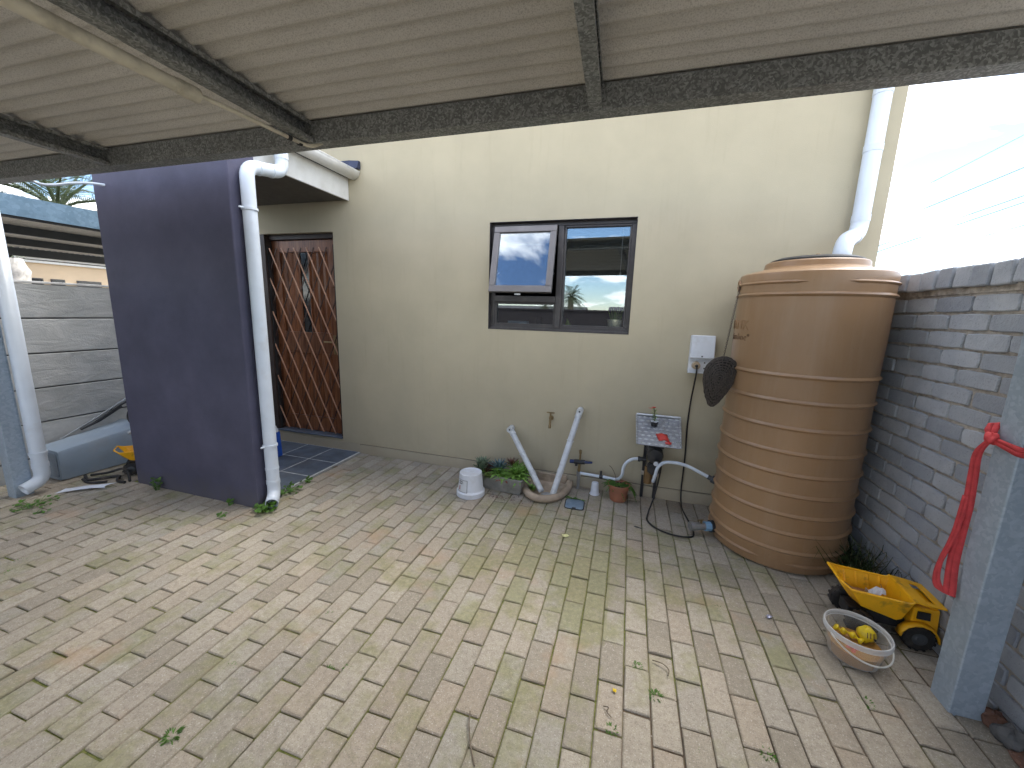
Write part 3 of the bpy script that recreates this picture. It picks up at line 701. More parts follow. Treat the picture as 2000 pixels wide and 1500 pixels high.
# ---------------------------------------------------------------- carport over the camera (falls slightly to the left)
carport = thing('carport', 'galvanised steel carport with a corrugated roof overhead', 'carport')
CM = Matrix.Translation((1.375, -1.53, 2.32)) @ Euler((0, R(-.72), R(1.65))).to_matrix().to_4x4()
def cchan(b, x0, x1, y0, y1, z0, z1, t, m, axis, open_):
    # lipped channel, run along axis 'x' or 'y', open side 'lo' or 'hi' on the cross axis
    if axis == 'x':
        b.box(x0, x1, y0, y1, z0, z0+t, m); b.box(x0, x1, y0, y1, z1-t, z1, m)
        ya, yb = (y1-t, y1) if open_ == 'lo' else (y0, y0+t); b.box(x0, x1, ya, yb, z0+t, z1-t, m)
        ya, yb = (y0, y0+t) if open_ == 'lo' else (y1-t, y1); b.box(x0, x1, ya, yb, z0+t, z0+.018, m); b.box(x0, x1, ya, yb, z1-.018, z1-t, m)
    else:
        b.box(x0, x1, y0, y1, z0, z0+t, m); b.box(x0, x1, y0, y1, z1-t, z1, m)
        xa, xb = (x1-t, x1) if open_ == 'lo' else (x0, x0+t); b.box(xa, xb, y0, y1, z0+t, z1-t, m)
        xa, xb = (x0, x0+t) if open_ == 'lo' else (x1-t, x1); b.box(xa, xb, y0, y1, z0+t, z0+.018, m); b.box(xa, xb, y0, y1, z1-.018, z1-t, m)
b = MB(); cchan(b, -5.95, .12, -.022, .053, .0, .094, .003, CM, 'x', 'hi'); b.build('front_beam', GALV, carport)
b = MB(); cchan(b, -5.95, .12, -3.17, -3.10, .0, .094, .003, CM, 'x', 'lo'); b.build('rear_beam', GALV, carport)
for x in (-5.72, -4.345, -2.955, -1.60, .03):
    b = MB(); cchan(b, x, x+.05, -3.098, -.024, .004, .093, .003, CM, 'y', 'hi'); b.build('purlin', GALV, carport)
    b = MB(); b.box(x+.004, x+.046, -.0245, -.0225, .01, .085, CM)
# corrugated sheets: ribs run along x; each sheet covers 0.68 m
pitch, amp = .0762, .0105; yy = .075; first = True
while yy > -3.25:
    n = 9; b = MB(); rows = []
    ys = [yy - pitch*k/10 for k in range(-10, n*10+1)]
    prof = [(y, .1045 + amp*math.cos(2*math.pi*(y-.075)/pitch) + (.0016 if not first and y > yy + .001 else 0)) for y in ys]
    rows = [[CM @ Vector((x, y, z)) for y, z in prof] for x in (-6.02, -4.5, -3.0, -1.5, .18)]
    b.loft(rows, close=False); b.build('roof_sheet', SHEET, carport, smooth=60); yy -= pitch*n; first = False
# posts
b = MB(); b.box(1.322, 1.428, -1.580, -1.477, -.03, 2.315); b.build('post', GALVPOST, carport, bevel=.006, seg=3)
b = MB(); b.box(-4.502, -4.402, -1.742, -1.640, -.03, 2.243); b.build('post', GALVPOST, carport, bevel=.006, seg=3)
for (x, y, z) in ((1.46, -4.66, 2.315), (-4.42, -4.83, 2.243)):
    b = MB(); b.box(x-.05, x+.05, y-.05, y+.05, -.03, z); b.build('post', GALVPOST, carport, bevel=.006)
# cream conduit under the purlin
b = MB(); b.tube([(-1.600,-2.16,2.262),(-1.600,-2.6,2.262),(-1.60,-4.5,2.258)], .022, 14); b.build('thick_conduit', CREAM, carport, smooth=50)
b = MB(); b.tube([(-1.600,-2.12,2.262),(-1.600,-2.185,2.262)], .0265, 14); b.tube([(-1.600,-2.185,2.262),(-1.6,-2.2,2.262)], .0245, 14); b.build('conduit_coupling', CREAM, carport, smooth=50)
b = MB(); b.tube(spline([(-1.600,-2.12,2.266),(-1.585,-1.95,2.269),(-1.578,-1.78,2.272),(-1.57,-1.66,2.274),(-1.548,-1.622,2.276),(-1.515,-1.615,2.284),(-1.475,-1.607,2.30)], 6), .0085, 10); b.build('thin_conduit', CREAM, carport, smooth=50)
for y in (-1.74, -1.68):
    b = MB(); b.tube([(-1.577,y,2.272),(-1.574,y+.018,2.2725)], .0115, 10); b.build('conduit_clip', RUBBER, carport, smooth=50)
b = MB(); b.tube(spline([(-3.99,-1.56,2.31),(-3.96,-1.50,2.285),(-3.93,-1.44,2.296),(-3.88,-1.38,2.322),(-3.80,-1.31,2.338),(-3.765,-1.245,2.342)], 6), .009, 10)
tag(b.build('cable_sleeve', PVC, smooth=50), 'white plastic sleeve looping from the carport beam to the dark wing wall', 'cable sleeve')
b = MB(); b.tube(spline([(-4.03,-1.63,2.29),(-4.01,-1.625,2.315),(-3.97,-1.625,2.318),(-3.95,-1.63,2.295)], 5), .007, 8); tag(b.build('wire_loop', STEEL, smooth=50), 'small bent wire loop on the left end of the carport beam', 'wire')

# ---------------------------------------------------------------- downpipes
def downpipe(name, label, pts, r, collars, brackets, mat=PVC, outlet=True, rc=.07):
    t = thing(name, label, 'downpipe'); P = rpath(pts, rc, 7)
    b = MB(); b.tube(P, r, 24, cap=False); b.build('pipe', mat, t, smooth=50, solid=.004)
    for (p, q) in collars:
        b = MB(); b.tube([p, q], r+.005, 24, cap=True); b.build('collar', mat, t, smooth=50)
    for (c, d) in brackets:
        b = MB(); c = Vector(c); b.lathe([(r+.002,-.008),(r+.0085,-.008),(r+.0085,.008),(r+.002,.008)], c, 24); d = Vector(d); e = c + d*(r+.004)
        b.tube([e, e + d*.03], .007, 8); b.build('bracket', mat, t, smooth=40)
    return t
downpipe('downpipe', 'white plastic downpipe running down beside the dark wing wall and door', [(-2.527,-.86,2.71),(-2.527,-.86,2.465),(-2.527,-1.150,2.415),(-2.527,-1.150,.085),(-2.462,-1.235,.052)], .042,
   [((-2.527,-.86,2.60),(-2.527,-.86,2.555)), ((-2.527,-.945,2.450),(-2.527,-.965,2.4465)), ((-2.527,-1.05,2.432),(-2.527,-1.07,2.4285)), ((-2.527,-1.150,.30),(-2.527,-1.150,.285)), ((-2.527,-1.150,.20),(-2.527,-1.150,.17))],
   [((-2.527,-1.150,2.145),(0,-1,0)), ((-2.527,-1.150,.475),(0,-1,0))], rc=.075)
downpipe('downpipe', 'white plastic downpipe on the right house corner emptying into the water tank', [(1.392,-.065,3.35),(1.392,-.065,2.085),(1.235,-.285,2.005),(1.205,-.345,1.86)], .046,
   [((1.392,-.065,2.62),(1.392,-.065,2.58)), ((1.392,-.065,2.20),(1.392,-.065,2.16)), ((1.392,-.065,2.985),(1.392,-.065,2.91)), ((1.338,-.14,2.055),(1.322,-.163,2.047))], [((1.392,-.065,2.99),(-1,0,0)), ((1.392,-.065,2.99),(1,0,0))], rc=.08)
downpipe('downpipe', 'white plastic downpipe on the left carport post with open outlet', [(-4.36,-1.60,2.26),(-4.36,-1.60,.105),(-4.352,-1.715,.064)], .043,
   [((-4.36,-1.60,.335),(-4.36,-1.60,.30)), ((-4.36,-1.60,.24),(-4.36,-1.60,.205))], [((-4.36,-1.60,.325),(-1,0,0))], rc=.07)

# ---------------------------------------------------------------- water tank
TX, TY, TR = 1.05, -.42, .385
tank = thing('water_tank', 'tan ribbed plastic water tank standing in the corner by the brick wall', 'water tank', loc=(TX, TY, 0))
prof = [(0, .001), (TR-.02, .001), (TR-.004, .012)]
def rib(z, h=.014, p=.0125): return [(TR, z-h), (TR+p*.7, z-h*.45), (TR+p, z), (TR+p*.7, z+h*.45), (TR, z+h)]
for z in (.140,.255,.370,.495,.620,.750,.895,1.050,1.197): prof += rib(z)
prof += [(TR+.001, 1.30), (TR+.003, 1.45), (TR+.002, 1.60)]
prof += [(r+.002, z) for r, z in rib(1.655, .013, .013)] + [(TR+.002, 1.70), (TR+.004, 1.765), (TR+.001, 1.778), (TR-.012, 1.787), (.30, 1.806), (.272, 1.814), (.262, 1.822), (.259, 1.850), (.252, 1.857), (.235, 1.858), (.20, 1.854), (0, 1.854)]
b = MB(); b.lathe(prof, (0,0,0), 96); b.build('tank_body', TANK, tank, smooth=35)
# interrupted top and bottom rings, with a gap at the flat pad facing the yard
def partrib(z, a0, a1, h=.012, p=.012, R0=TR+.002):
    b = MB(); n = 60; pr = [(R0-.004, z-h), (R0+p*.7, z-h*.45), (R0+p, z), (R0+p*.7, z+h*.45), (R0-.004, z+h)]; rings = []
    for k in range(n+1):
        q = a0 + (a1-a0)*k/n; e = min(1, min(k, n-k)/2.0); rings.append([(((R0-.004) + (r-(R0-.004))*e)*math.cos(q), ((R0-.004) + (r-(R0-.004))*e)*math.sin(q), z+(zz-z)*e) for r, zz in pr])
    b.loft(rings, close=False); return b.build('ring', TANK, tank, smooth=60)
fa = math.atan2(-3.318-TY, -TX)      # towards the camera
partrib(1.722, fa+.34, fa+2*math.pi-.02+.05, ); partrib(.062, fa+.20, fa+2*math.pi-.08, R0=TR-.0005)
b = MB(); b.lathe([(.215,1.854),(.232,1.861),(.232,1.869),(.20,1.882),(.10,1.892),(0,1.894)], (0,0,0), 48); lid = b.build('tank_lid', BLACKPL, tank, smooth=40)
b = MB(); b.lathe([(0,.02),(.012,.018),(.016,.006),(.016,0)], (.0,-.02,1.892), 16); b.build('lid_knob', plain('tan_knob', (.40,.28,.16), .5), tank, smooth=40)
b = MB(); a = fa - 1.33; n_ = Vector((math.cos(a), math.sin(a), 0)); b.tube([n_*(TR-.01)+Vector((0,0,1.722)), n_*(TR+.0035)+Vector((0,0,1.722))], .027, 20); b.build('overflow_hole', BLACKPL, tank)
b = MB(); b.tube([n_*(TR-.01)+Vector((0,0,1.722)), n_*(TR+.0115)+Vector((0,0,1.722))], .034, 20, cap=False); b.build('overflow_rim', TANK, tank, smooth=50, solid=.006)
# moulded lettering, wrapped round the left side
def wrap_text(s, size, z, a_end, mat, depth, name):
    cu_ = bpy.data.curves.new('t', 'FONT'); cu_.body = s; cu_.size = size; cu_.extrude = depth; cu_.resolution_u = 3; cu_.align_x = 'RIGHT'; cu_.offset = -.0011; cu_.space_character = 1.12
    ob = bpy.data.objects.new('t', cu_); COL.objects.link(ob); dg = bpy.context.evaluated_depsgraph_get(); me = bpy.data.meshes.new_from_object(ob.evaluated_get(dg))
    bpy.data.objects.remove(ob); me.name = name
    for v in me.vertices:
        q = a_end + v.co.x/(TR+.003); rr = TR + .003 + v.co.z; zz = z + v.co.y
        v.co = (rr*math.cos(q), rr*math.sin(q), zz)
    me.materials.clear(); me.materials.append(mat); o = bpy.data.objects.new(name, me); COL.objects.link(o); o.parent = tank; return o
aend = fa - .86
wrap_text('slimline', .062, 1.378, aend+.045, TANKLETTER, .0010, 'lettering')
wrap_text('\u00ae', .026, 1.402, aend+.095, TANKLETTER, .0010, 'lettering_mark')
wrap_text('ECO TANK', .085, 1.445, aend+.06, TANK, .004, 'raised_lettering')
# outlet ball valve at the foot of the tank
vq = math.atan2(-.50-TY, .66-TX)
val = thing('tank_outlet_valve', 'metal outlet valve with blue collar at the left foot of the tank', 'valve')
b = MB(); b.cyl((.672,-.475,.065),(.648,-.484,.065), .042, n=24); b.build('flange', BLACKPL, val, smooth=40)
b = MB(); b.cyl((.650,-.483,.065),(.612,-.497,.065), .034, n=8); b.build('blue_nut', plain('pale_blue_plastic', (.20,.36,.52), .4), val, smooth=30)
b = MB(); b.cyl((.613,-.4965,.065),(.565,-.513,.065), .024, n=20); b.cyl((.568,-.512,.065),(.535,-.523,.065), .029, n=8); b.cyl((.537,-.5225,.065),(.512,-.531,.065), .031, n=20); b.build('valve_body', STEEL, val, smooth=30)
b = MB(); b.cyl((.585,-.506,.085),(.585,-.506,.115), .007, n=10); b.hexa([(.555,-.530,.112),(.60,-.505,.112),(.598,-.495,.112),(.553,-.520,.112)], [(.555,-.530,.116),(.60,-.505,.116),(.598,-.495,.116),(.553,-.520,.116)]); b.build('lever', BRASS, val)

# ---------------------------------------------------------------- wall fittings
eb = thing('socket_box', 'white weatherproof socket box on the beige wall beside the tank', 'socket box')
b = MB(); b.box(.455,.622,-.055,-.0,1.095,1.376); b.build('back_box', WHITEPL, eb, bevel=.006)
b = MB(); b.hexa([(.452,-.088,1.205),(.625,-.088,1.205),(.625,-.0555,1.205),(.452,-.0555,1.205)], [(.456,-.072,1.380),(.621,-.072,1.380),(.621,-.0555,1.380),(.456,-.0555,1.380)]); b.build('cover', WHITEPL, eb, bevel=.008)
b = MB(); b.lathe([(.0,0),(.006,0),(.006,.006),(0,.006)], (.537,-.0905,1.222), 12, axis='y'); b.build('cover_lock', SLATM, eb, smooth=40)
b = MB(); b.box(.450,.627,-.075,-.056,1.090,1.100); b.build('lower_lip', WHITEPL, eb, bevel=.002)
b = MB(); b.cyl((.505,-.056,1.150),(.505,-.098,1.150), .031, .027, n=20); b.build('plug', plain('beige_plug', (.42,.33,.22), .5), eb, smooth=40)
b = MB(); b.cyl((.505,-.098,1.150),(.505,-.106,1.146), .012, .010, n=10); b.build('plug_grip', BLACKPL, eb, smooth=40)
for (x, z) in ((.565,1.172),(.592,1.168),(.566,1.128)):
    b = MB(); b.cyl((x,-.0545,z),(x,-.058,z), .006, n=10); b.build('switch_dot', BLACKPL, eb)
b = MB(); b.tube(spline([(.505,-.104,1.147),(.507,-.112,1.10),(.506,-.075,1.0),(.502,-.03,.85),(.500,-.016,.65),(.508,-.016,.45),(.508,-.018,.25),(.506,-.03,.10),(.507,-.14,.014),(.530,-.34,.010),(.545,-.48,.010),(.520,-.575,.009),(.40,-.59,.009),(.29,-.535,.009),(.235,-.44,.009),(.245,-.33,.012),(.285,-.22,.10),(.315,-.165,.25),(.318,-.17,.36),(.29,-.18,.385)], 8), .006, 8)
tag(b.build('power_cable', CABLE, smooth=60), 'black power cable running down the wall from the socket box to the pump', 'cable')
# wicker leaf on a chain
lf = thing('hanging_wicker_leaf', 'dark woven leaf ornament hanging on a chain from the tank', 'ornament', loc=(.598, -.50, 0))
b = MB()
def tear(t, s):     # outline in local u (right), v (down from the top), scaled round a focus
    a = 2*math.pi*t; u = .112*math.sin(a)*(1 - .34*(1-math.cos(a))*.5); v = .165 - .165*math.cos(a); u *= (1 + .25*math.cos(a)); fo = (0, .135)
    return fo[0] + (u-fo[0])*s, fo[1] + (v-fo[1])*s
def lpt(t, s):
    u, v = tear(t, s); dep = .045*math.sqrt(max(0, 1-s*s)); tw = R(22)
    p = Vector((u, -dep, 1.262 - v)); q = Vector((p.x*math.cos(tw)+ (p.y)*math.sin(tw)*.3, p.y, p.z)); q.x -= (v-.02)*.12; return q
for k, s in enumerate([1.0,.93,.82,.70,.58,.46,.34,.22,.11]):
    n = max(14, int(56*s)); b.tube([lpt(j/n, s) + Vector((U(-.0018,.0018), U(-.003,.003), U(-.0018,.0018))) for j in range(n+1)], (.0050 if k else .0062), 6, cap=False)
for k in range(26):
    t = k/26; b.tube([lpt(t + .012*math.sin(5*s), s) + Vector((0,-.003 if k % 2 else .002,0)) for s in (1.0,.8,.6,.4,.2)], .0028, 5)
b.build('woven_rings', WICKER, lf, smooth=60)
b = MB(); n = 30; rows = [[lpt(j/n, s) + Vector((0,.006,0)) for j in range(n)] for s in (1.0,.85,.7,.5,.3,.1,.01)]; b.loft(rows, True, False, False); b.build('woven_backing', plain('dark_wicker_core', (.012,.010,.009), .9, var=.4, scale=120), lf, smooth=60)
b = MB(); z = 1.715; k = 0; x0 = .072
while z > 1.262:
    f = (1.715 - z)/.453; c = Vector((.060 - .062*f, .085 - .085*f, z)); w_, h_ = .0045, .0095
    L = [(w_*math.cos(q), h_*math.sin(q)) for q in [2*math.pi*j/10 for j in range(11)]]
    b.tube([c + (Vector((u, 0, v)) if k % 2 else Vector((0, u, v))) for u, v in L], .0016, 5, cap=False); z -= .0135; k += 1
b.build('chain', WICKER, lf, smooth=60)
# tap
tap = thing('garden_tap', 'small brass garden tap on the wall between the white waste pipes', 'tap')
b = MB(); b.tube(rpath([(-.608,.0,.600),(-.608,-.055,.600),(-.608,-.062,.545)], .02), .0095, 10); b.cyl((-.608,-.045,.60),(-.608,-.045,.655), .0075, n=10); b.cyl((-.608,0,.6),(-.608,-.008,.6), .021, n=16); b.cyl((-.608,-.062,.548),(-.608,-.064,.522), .012, n=12); b.build('tap_body', BRASS, tap, smooth=40)
b = MB(); b.tube([(-.642,-.045,.657),(-.574,-.045,.657)], .006, 8); b.build('tap_handle', BRASS, tap, smooth=40)
# waste pipes into the gully
def waste(label, p0, p1, brk):
    t = thing('waste_pipe', label, 'pipe'); p0, p1 = Vector(p0), Vector(p1); d = (p1-p0).normalized(); L = (p1-p0).length; r = .0225
    b = MB(); b.tube([p0, p0+d*(L-.03), p1], [r, r, r], 20, cap=False); b.build('pipe', PVCOLD, t, smooth=50, solid=.004)
    b = MB(); b.tube([p0-d*.01, p0+d*.05], r+.004, 20); b.tube([p0+d*.05, p0+d*.06], r+.006, 20); b.build('top_collar', PVCOLD, t, smooth=40)
    b = MB(); b.tube([p0+Vector((0,.045,0)), p0+Vector((0,-.030,0))], r+.004, 20); b.build('bend', PVCOLD, t, smooth=40)
    b = MB(); b.lathe([(r+.004,-.0305),(r+.004,-.036),(r-.006,-.036),(r-.008,-.028),(0,-.028)], p0, 20, axis='y'); b.build('cleaning_eye', PVCOLD, t, smooth=40)
    b = MB(); b.tube([p0+Vector((0,-.029,0)), p0+Vector((0,-.033,0))], .008, 12); b.build('cap_screw', SLATM, t)
    q = p0 + d*L*.70; b = MB(); b.tube([q, q+d*.03], r+.005, 20); b.build('joint_collar', PVCOLD, t, smooth=40)
    q = p0 + d*L*brk; b = MB(); b.tube([q, q+d*.012], r+.003, 20); s = Vector((d.z,0,-d.x)); b.tube([q+s*(r+.012), q-s*(r+.012)], .004, 6); b.build('bracket', PVCOLD, t, smooth=40)
    return t
waste('shorter white waste pipe leaning down rightwards into the gully', (-.968,-.052,.470), (-.602,-.325,.048), .40)
waste('longer white waste pipe leaning down leftwards into the gully', (-.355,-.052,.700), (-.505,-.345,.040), .36)
# valve set on the wall
vs_ = thing('stopcock', 'brass stopcock with a dark blue pipe stub low on the wall', 'stopcock')
b = MB(); b.cyl((-.415,-.06,.243),(-.372,-.06,.246), .016, n=14); b.cyl((-.29,-.06,.250),(-.222,-.06,.256), .013, .009, n=14); b.build('blue_pipe', BLUEPIPE, vs_, smooth=40)
b = MB(); b.cyl((-.376,-.06,.2455),(-.285,-.06,.2505), .020, n=12); b.cyl((-.358,-.06,.232),(-.358,-.06,.210), .012, n=10); b.build('black_fitting', BLACKPL, vs_, smooth=40)
b = MB(); b.cyl((-.328,-.06,.265),(-.328,-.06,.325), .008, n=10); b.cyl((-.328,-.06,.325),(-.328,-.06,.355), .012, n=8); b.cyl((-.330,-.06,.235),(-.331,-.06,.14), .010, n=12); b.cyl((-.331,-.06,.185),(-.331,-.06,.165), .015, n=6); b.build('valve_stem', BRASS, vs_, smooth=30)
b = MB(); b.cyl((-.331,-.06,.14),(-.332,-.06,.0), .013, n=12); b.cyl((-.332,-.06,.16),(-.332,-.06,.12), .020, n=12); b.build('riser', STEEL, vs_, smooth=40)
b = MB(); b.tube(rpath([(-.318,-.075,.152),(-.13,-.082,.150),(-.10,-.082,.150)], .02), .0125, 14); b.build('white_branch', PVC, vs_, smooth=40)
b = MB(); b.cyl((-.142,-.082,.155),(-.142,-.082,.200), .010, n=10); b.cyl((-.155,-.082,.150),(-.125,-.082,.150), .0165, n=12); b.build('end_fitting', BLACKPL, vs_, smooth=40)

# ---------------------------------------------------------------- pump under the checker-plate shelf
pump = thing('water_pump', 'black water pump with gauge mounted under the checker plate shelf', 'pump')
for x in (.200, .300):
    b = MB(); b.box(x-.012, x+.012, -.028, -.004, -.01, .62); b.build('leg', BLACKPL, pump, bevel=.003)
    b = MB(); b.box(x-.018, x+.018, -.040, -.028, .20, .235); b.build('leg_clamp', plain('pale_clamp', (.45,.40,.34), .5), pump, bevel=.003)
b = MB(); b.lathe([(0,-.02),(.050,-.02),(.060,-.035),(.062,-.05)] + sum([[(.062,-.06-.02*k),(.055,-.063-.02*k),(.055,-.072-.02*k),(.062,-.075-.02*k)] for k in range(7)], []) + [(.062,-.215),(.054,-.235),(.02,-.238),(0,-.238)], (.265,0,.438), 28, axis='y'); b.build('motor', BLACKPL, pump, smooth=30)
b = MB(); b.box(.212,.330,-.19,-.06,.49,.538); b.build('terminal_box', BLACKPL, pump, bevel=.008)
b = MB(); b.lathe([(0,-.16),(.042,-.16),(.05,-.175),(.05,-.235),(.04,-.25),(0,-.25)], (.262,0,.335), 24, axis='y'); b.build('pump_head', BLACKPL, pump, smooth=35)
b = MB(); b.lathe([(0,-.10),(.030,-.115),(.034,-.04),(.028,.02),(0,.03)], (.228,-.19,.315), 20); b.build('brass_strainer', plain('amber_filter_cup', (.17,.10,.04), .4, var=.25), pump, smooth=40)
b = MB(); b.cyl((.272,-.237,.392),(.272,-.262,.392), .022, n=20); ga = b.build('gauge', BLACKPL, pump, smooth=40)
b = MB(); b.cyl((.272,-.2625,.392),(.272,-.264,.392), .018, n=20); b.build('gauge_dial', WHITEPL, pump)
b = MB(); b.cyl((.205,-.15,.378),(.155,-.15,.376), .017, n=12); b.cyl((.160,-.15,.376),(.142,-.15,.375), .023, n=8); b.build('hose_union', BLACKPL, pump, smooth=35)
b = MB(); b.tube(spline([(.205,-.15,.378),(.15,-.15,.376),(.10,-.152,.366),(.055,-.155,.33),(.035,-.155,.28),(.030,-.15,.22),(.00,-.12,.165),(-.06,-.09,.15),(-.11,-.084,.15)], 6), .0125, 12); tag(b.build('pump_hose', PVC, smooth=50), 'short white hose curving from the pump down behind the terracotta pot', 'hose')
b = MB(); b.tube(spline([(.268,-.21,.235),(.265,-.262,.25),(.272,-.29,.31),(.285,-.30,.38),(.325,-.305,.425),(.40,-.31,.437),(.48,-.315,.427),(.57,-.32,.392),(.645,-.33,.362),(.675,-.34,.35)], 6), .0125, 12); hb = tag(b.build('pump_hose', PVC, smooth=50), 'long white hose arching from the pump into the side of the tank', 'hose')
b = MB(); b.cyl((.628,-.328,.370),(.658,-.335,.357), .0175, n=12); b.cyl((.652,-.333,.360),(.692,-.343,.345), .028, n=12); o = b.build('hose_fitting', SLATM, hb, smooth=35)
# shelf: checker plate, tilted to the front
sh = thing('checker_plate_shelf', 'tilted aluminium checker plate shelf over the pump', 'shelf')
sp0 = Vector((.105,-.035,.712)); su = Vector((1,0,0)); sv = Vector((0,-.30,-.158)).normalized(); sn = su.cross(sv)*-1
if sn.z < 0: sn = -sn
SW, SD = .335, .335
b = MB(); P = lambda u, v, h=0: sp0 + su*(u - .012*(v/SD)*(1 - 2*u/SW)*-1) + sv*v + sn*h
b.hexa([P(0,0,-.003),P(0,SD,-.003),P(SW,SD,-.003),P(SW,0,-.003)][::-1], [P(0,0),P(0,SD),P(SW,SD),P(SW,0)][::-1]); b.build('plate', plain('plate_ground', (.30,.31,.33), .45, .5, var=.2), sh, fix=True)
b = MB()
for i in range(7):
    for j in range(8):
        u, v = .024 + .048*i + (.024 if j % 2 else 0), .022 + .042*j
        if u > SW-.015 or v > SD-.01: continue
        a_ = .021; c_ = .0085; b.add([P(u-a_,v,.0003),P(u,v-c_,.0003),P(u+a_,v,.0003),P(u,v+c_,.0003),P(u-a_*.4,v,.008),P(u+a_*.4,v,.008)], [(0,1,5,4),(1,2,5),(2,3,4,5),(3,0,4)])
b.build('tread_bars', ALU, sh)
for u in (0, SW):
    b = MB(); n = 11
    for k in range(n): v = SD*(k+.1)/n; b.tube([P(u,v,.002),P(u,v+SD/n*.75,.002)], .007, 6)
    b.build('rolled_edge', ALU, sh, smooth=50)
b = MB(); b.tube([P(0,.004,.012),P(SW,.004,.012)], .009, 8); b.build('back_fold', ALU, sh, smooth=50)
def leafblade(b, p, d, L, w_, curl=.3, up=Vector((0,0,1)), n=5, thick=0.0):
    # tapered curved blade as a strip with a centre fold
    d = d.normalized(); s = d.cross(up);
    if s.length < 1e-4: s = Vector((1,0,0))
    s.normalize(); Lf, Rt, Md = [], [], []
    for k in range(n+1):
        t = k/n; q = p + d*L*t + up*(-curl*L*t*t); ww = w_*math.sin(math.pi*min(1, (.12+.88*t))**.8)*(1 - t**6) if t < 1 else 0
        Lf.append(q - s*ww); Rt.append(q + s*ww); Md.append(q - up*ww*.35)
    b.strip(Lf, Md); b.strip(Md, Rt)
t = thing('shelf_succulent', 'small jade succulent with red tips in a black pot on the checker plate shelf', 'plant')
c = P(.135,.115,0)
b = MB(); b.lathe([(0,0),(.022,0),(.031,.035),(.026,.036),(.024,.028),(0,.028)], c, 18); b.build('pot', BLACKPL, t, smooth=40)
b = MB(); 
for k in range(5): a = k*1.26; b.lathe([(0,.012),(.010,.008),(.012,0),(0,-.006)], c+Vector((.020*math.cos(a),.020*math.sin(a),.034)), 8)
b.build('white_pebbles', WHITEPL, t, smooth=50)
b = MB(); b.tube(spline([c+Vector((0,0,.025)), c+Vector((.003,0,.07)), c+Vector((-.006,0,.11)), c+Vector((-.012,0,.145))], 5), .0035, 6); b.build('stem', TRUNK, t)
b = MB()
for k in range(16):
    a = k*2.4; z = .04 + .105*k/16; d = Vector((math.cos(a), math.sin(a), .35)); leafblade(b, c+Vector((-.012*(z/.145)**2,0,z)), d, .030, .009, .1)
b.build('leaves', SUCC, t, 60)
b = MB()
for k in range(7): a = k*.9; leafblade(b, c+Vector((-.014,0,.145)), Vector((math.cos(a), math.sin(a), .5)), .024, .008, .2)
leafblade(b, c+Vector((-.02,0,.14)), Vector((-1,0,.15)), .04, .009, .1); b.build('red_tips', REDPL, t)
c = P(.20,.25,0)
t = thing('red_cover', 'small crumpled red plastic cover lying on the checker plate shelf', 'cover')
b = MB(); rows = []
for i in range(7):
    row = []
    for j in range(7):
        u, v = i/6-.5, j/6-.5; hgt = .004 + .022*max(0, 1-(u*2)**2)*max(0, 1-(v*2)**2) + U(-.003,.004)
        row.append(P(.20+u*.085+v*.02, .235+v*.075+abs(u)*.02, max(.003,hgt)))
    rows.append(row)
b.loft(rows, close=False); b.build('dome', REDPL, t, smooth=60, solid=.002)
b = MB(); b.strip([P(.215,.285,.004),P(.245,.29,.012),P(.265,.285,.006)], [P(.22,.305,.004),P(.245,.312,.010),P(.262,.305,.004)]); b.build('flap', REDPL, t, solid=.002)

# ---------------------------------------------------------------- gully, planter, bucket, pots
gul = thing('drain_gully', 'concrete drain gully with a rounded rim against the wall', 'drain')
gc = Vector((-.595,-.135,0)); ga_, gb_ = .185, .285
out_ = []; 
for k in range(25):
    a = math.pi + math.pi*k/24; out_.append(gc + Vector((ga_*math.cos(a), gb_*math.sin(a), .030)))
path = [gc+Vector((-ga_,.10,.03))] + out_ + [gc+Vector((ga_,.10,.03))]
b = MB(); b.tube(path, .031, 12); b.build('rim', GULLY, gul, smooth=50)
b = MB(); n = 24
rows = [[gc + Vector((ga_*s*math.cos(math.pi*2*k/n), gb_*s*math.sin(math.pi*2*k/n) if math.sin(math.pi*2*k/n) < 0 else .12*s*math.sin(math.pi*2*k/n), z)) for k in range(n)] for s, z in ((1,.022),(.8,.008),(.45,.004),(.01,.003))]
b.loft(rows, True, False, False); b.build('basin', GULLY, gul, smooth=60)
b = MB(); b.box(-.70,-.44,-.035,-.006,0,.085); b.build('back_block', GULLY, gul, bevel=.006)
b = MB(); b.lathe([(0,.008),(.045,.008),(.055,.004),(.055,0)], gc+Vector((.035,-.16,.004)), 20); b.build('drain_grate', plain('wet_grate', (.42,.44,.45), .25), gul, smooth=40)
b = MB()
for k in range(26): 
    a = U(0,6.28); leafblade(b, Vector((-.715+U(-.03,.03),-.22+U(-.05,.05),.01)), Vector((math.cos(a)*.6, math.sin(a)*.6, U(.4,1.1))), U(.04,.075), .010, .35)
tag(b.build('gully_plant', SUCC), 'small green plant growing inside the drain gully on its left', 'plant')
pl = thing('planter_trough', 'grey concrete planter trough standing against the beige wall', 'planter', loc=(-.965,-.265,0), rot=(0,0,R(-5)))
b = MB(); L2, D2, H2 = .215, .105, .135
b.hexa([(-L2+.02,-D2+.02,0),(L2-.02,-D2+.02,0),(L2-.02,D2-.02,0),(-L2+.02,D2-.02,0)], [(-L2,-D2,H2),(L2,-D2,H2),(L2,D2,H2),(-L2,D2,H2)])
b.f.pop(1); i = .018; k0 = len(b.v); b.v += [(-L2+i,-D2+i,H2),(L2-i,-D2+i,H2),(L2-i,D2-i,H2),(-L2+i,D2-i,H2),(-L2+i,-D2+i,H2-.02),(L2-i,-D2+i,H2-.02),(L2-i,D2-i,H2-.02),(-L2+i,D2-i,H2-.02)]
tpi = [4,5,6,7]
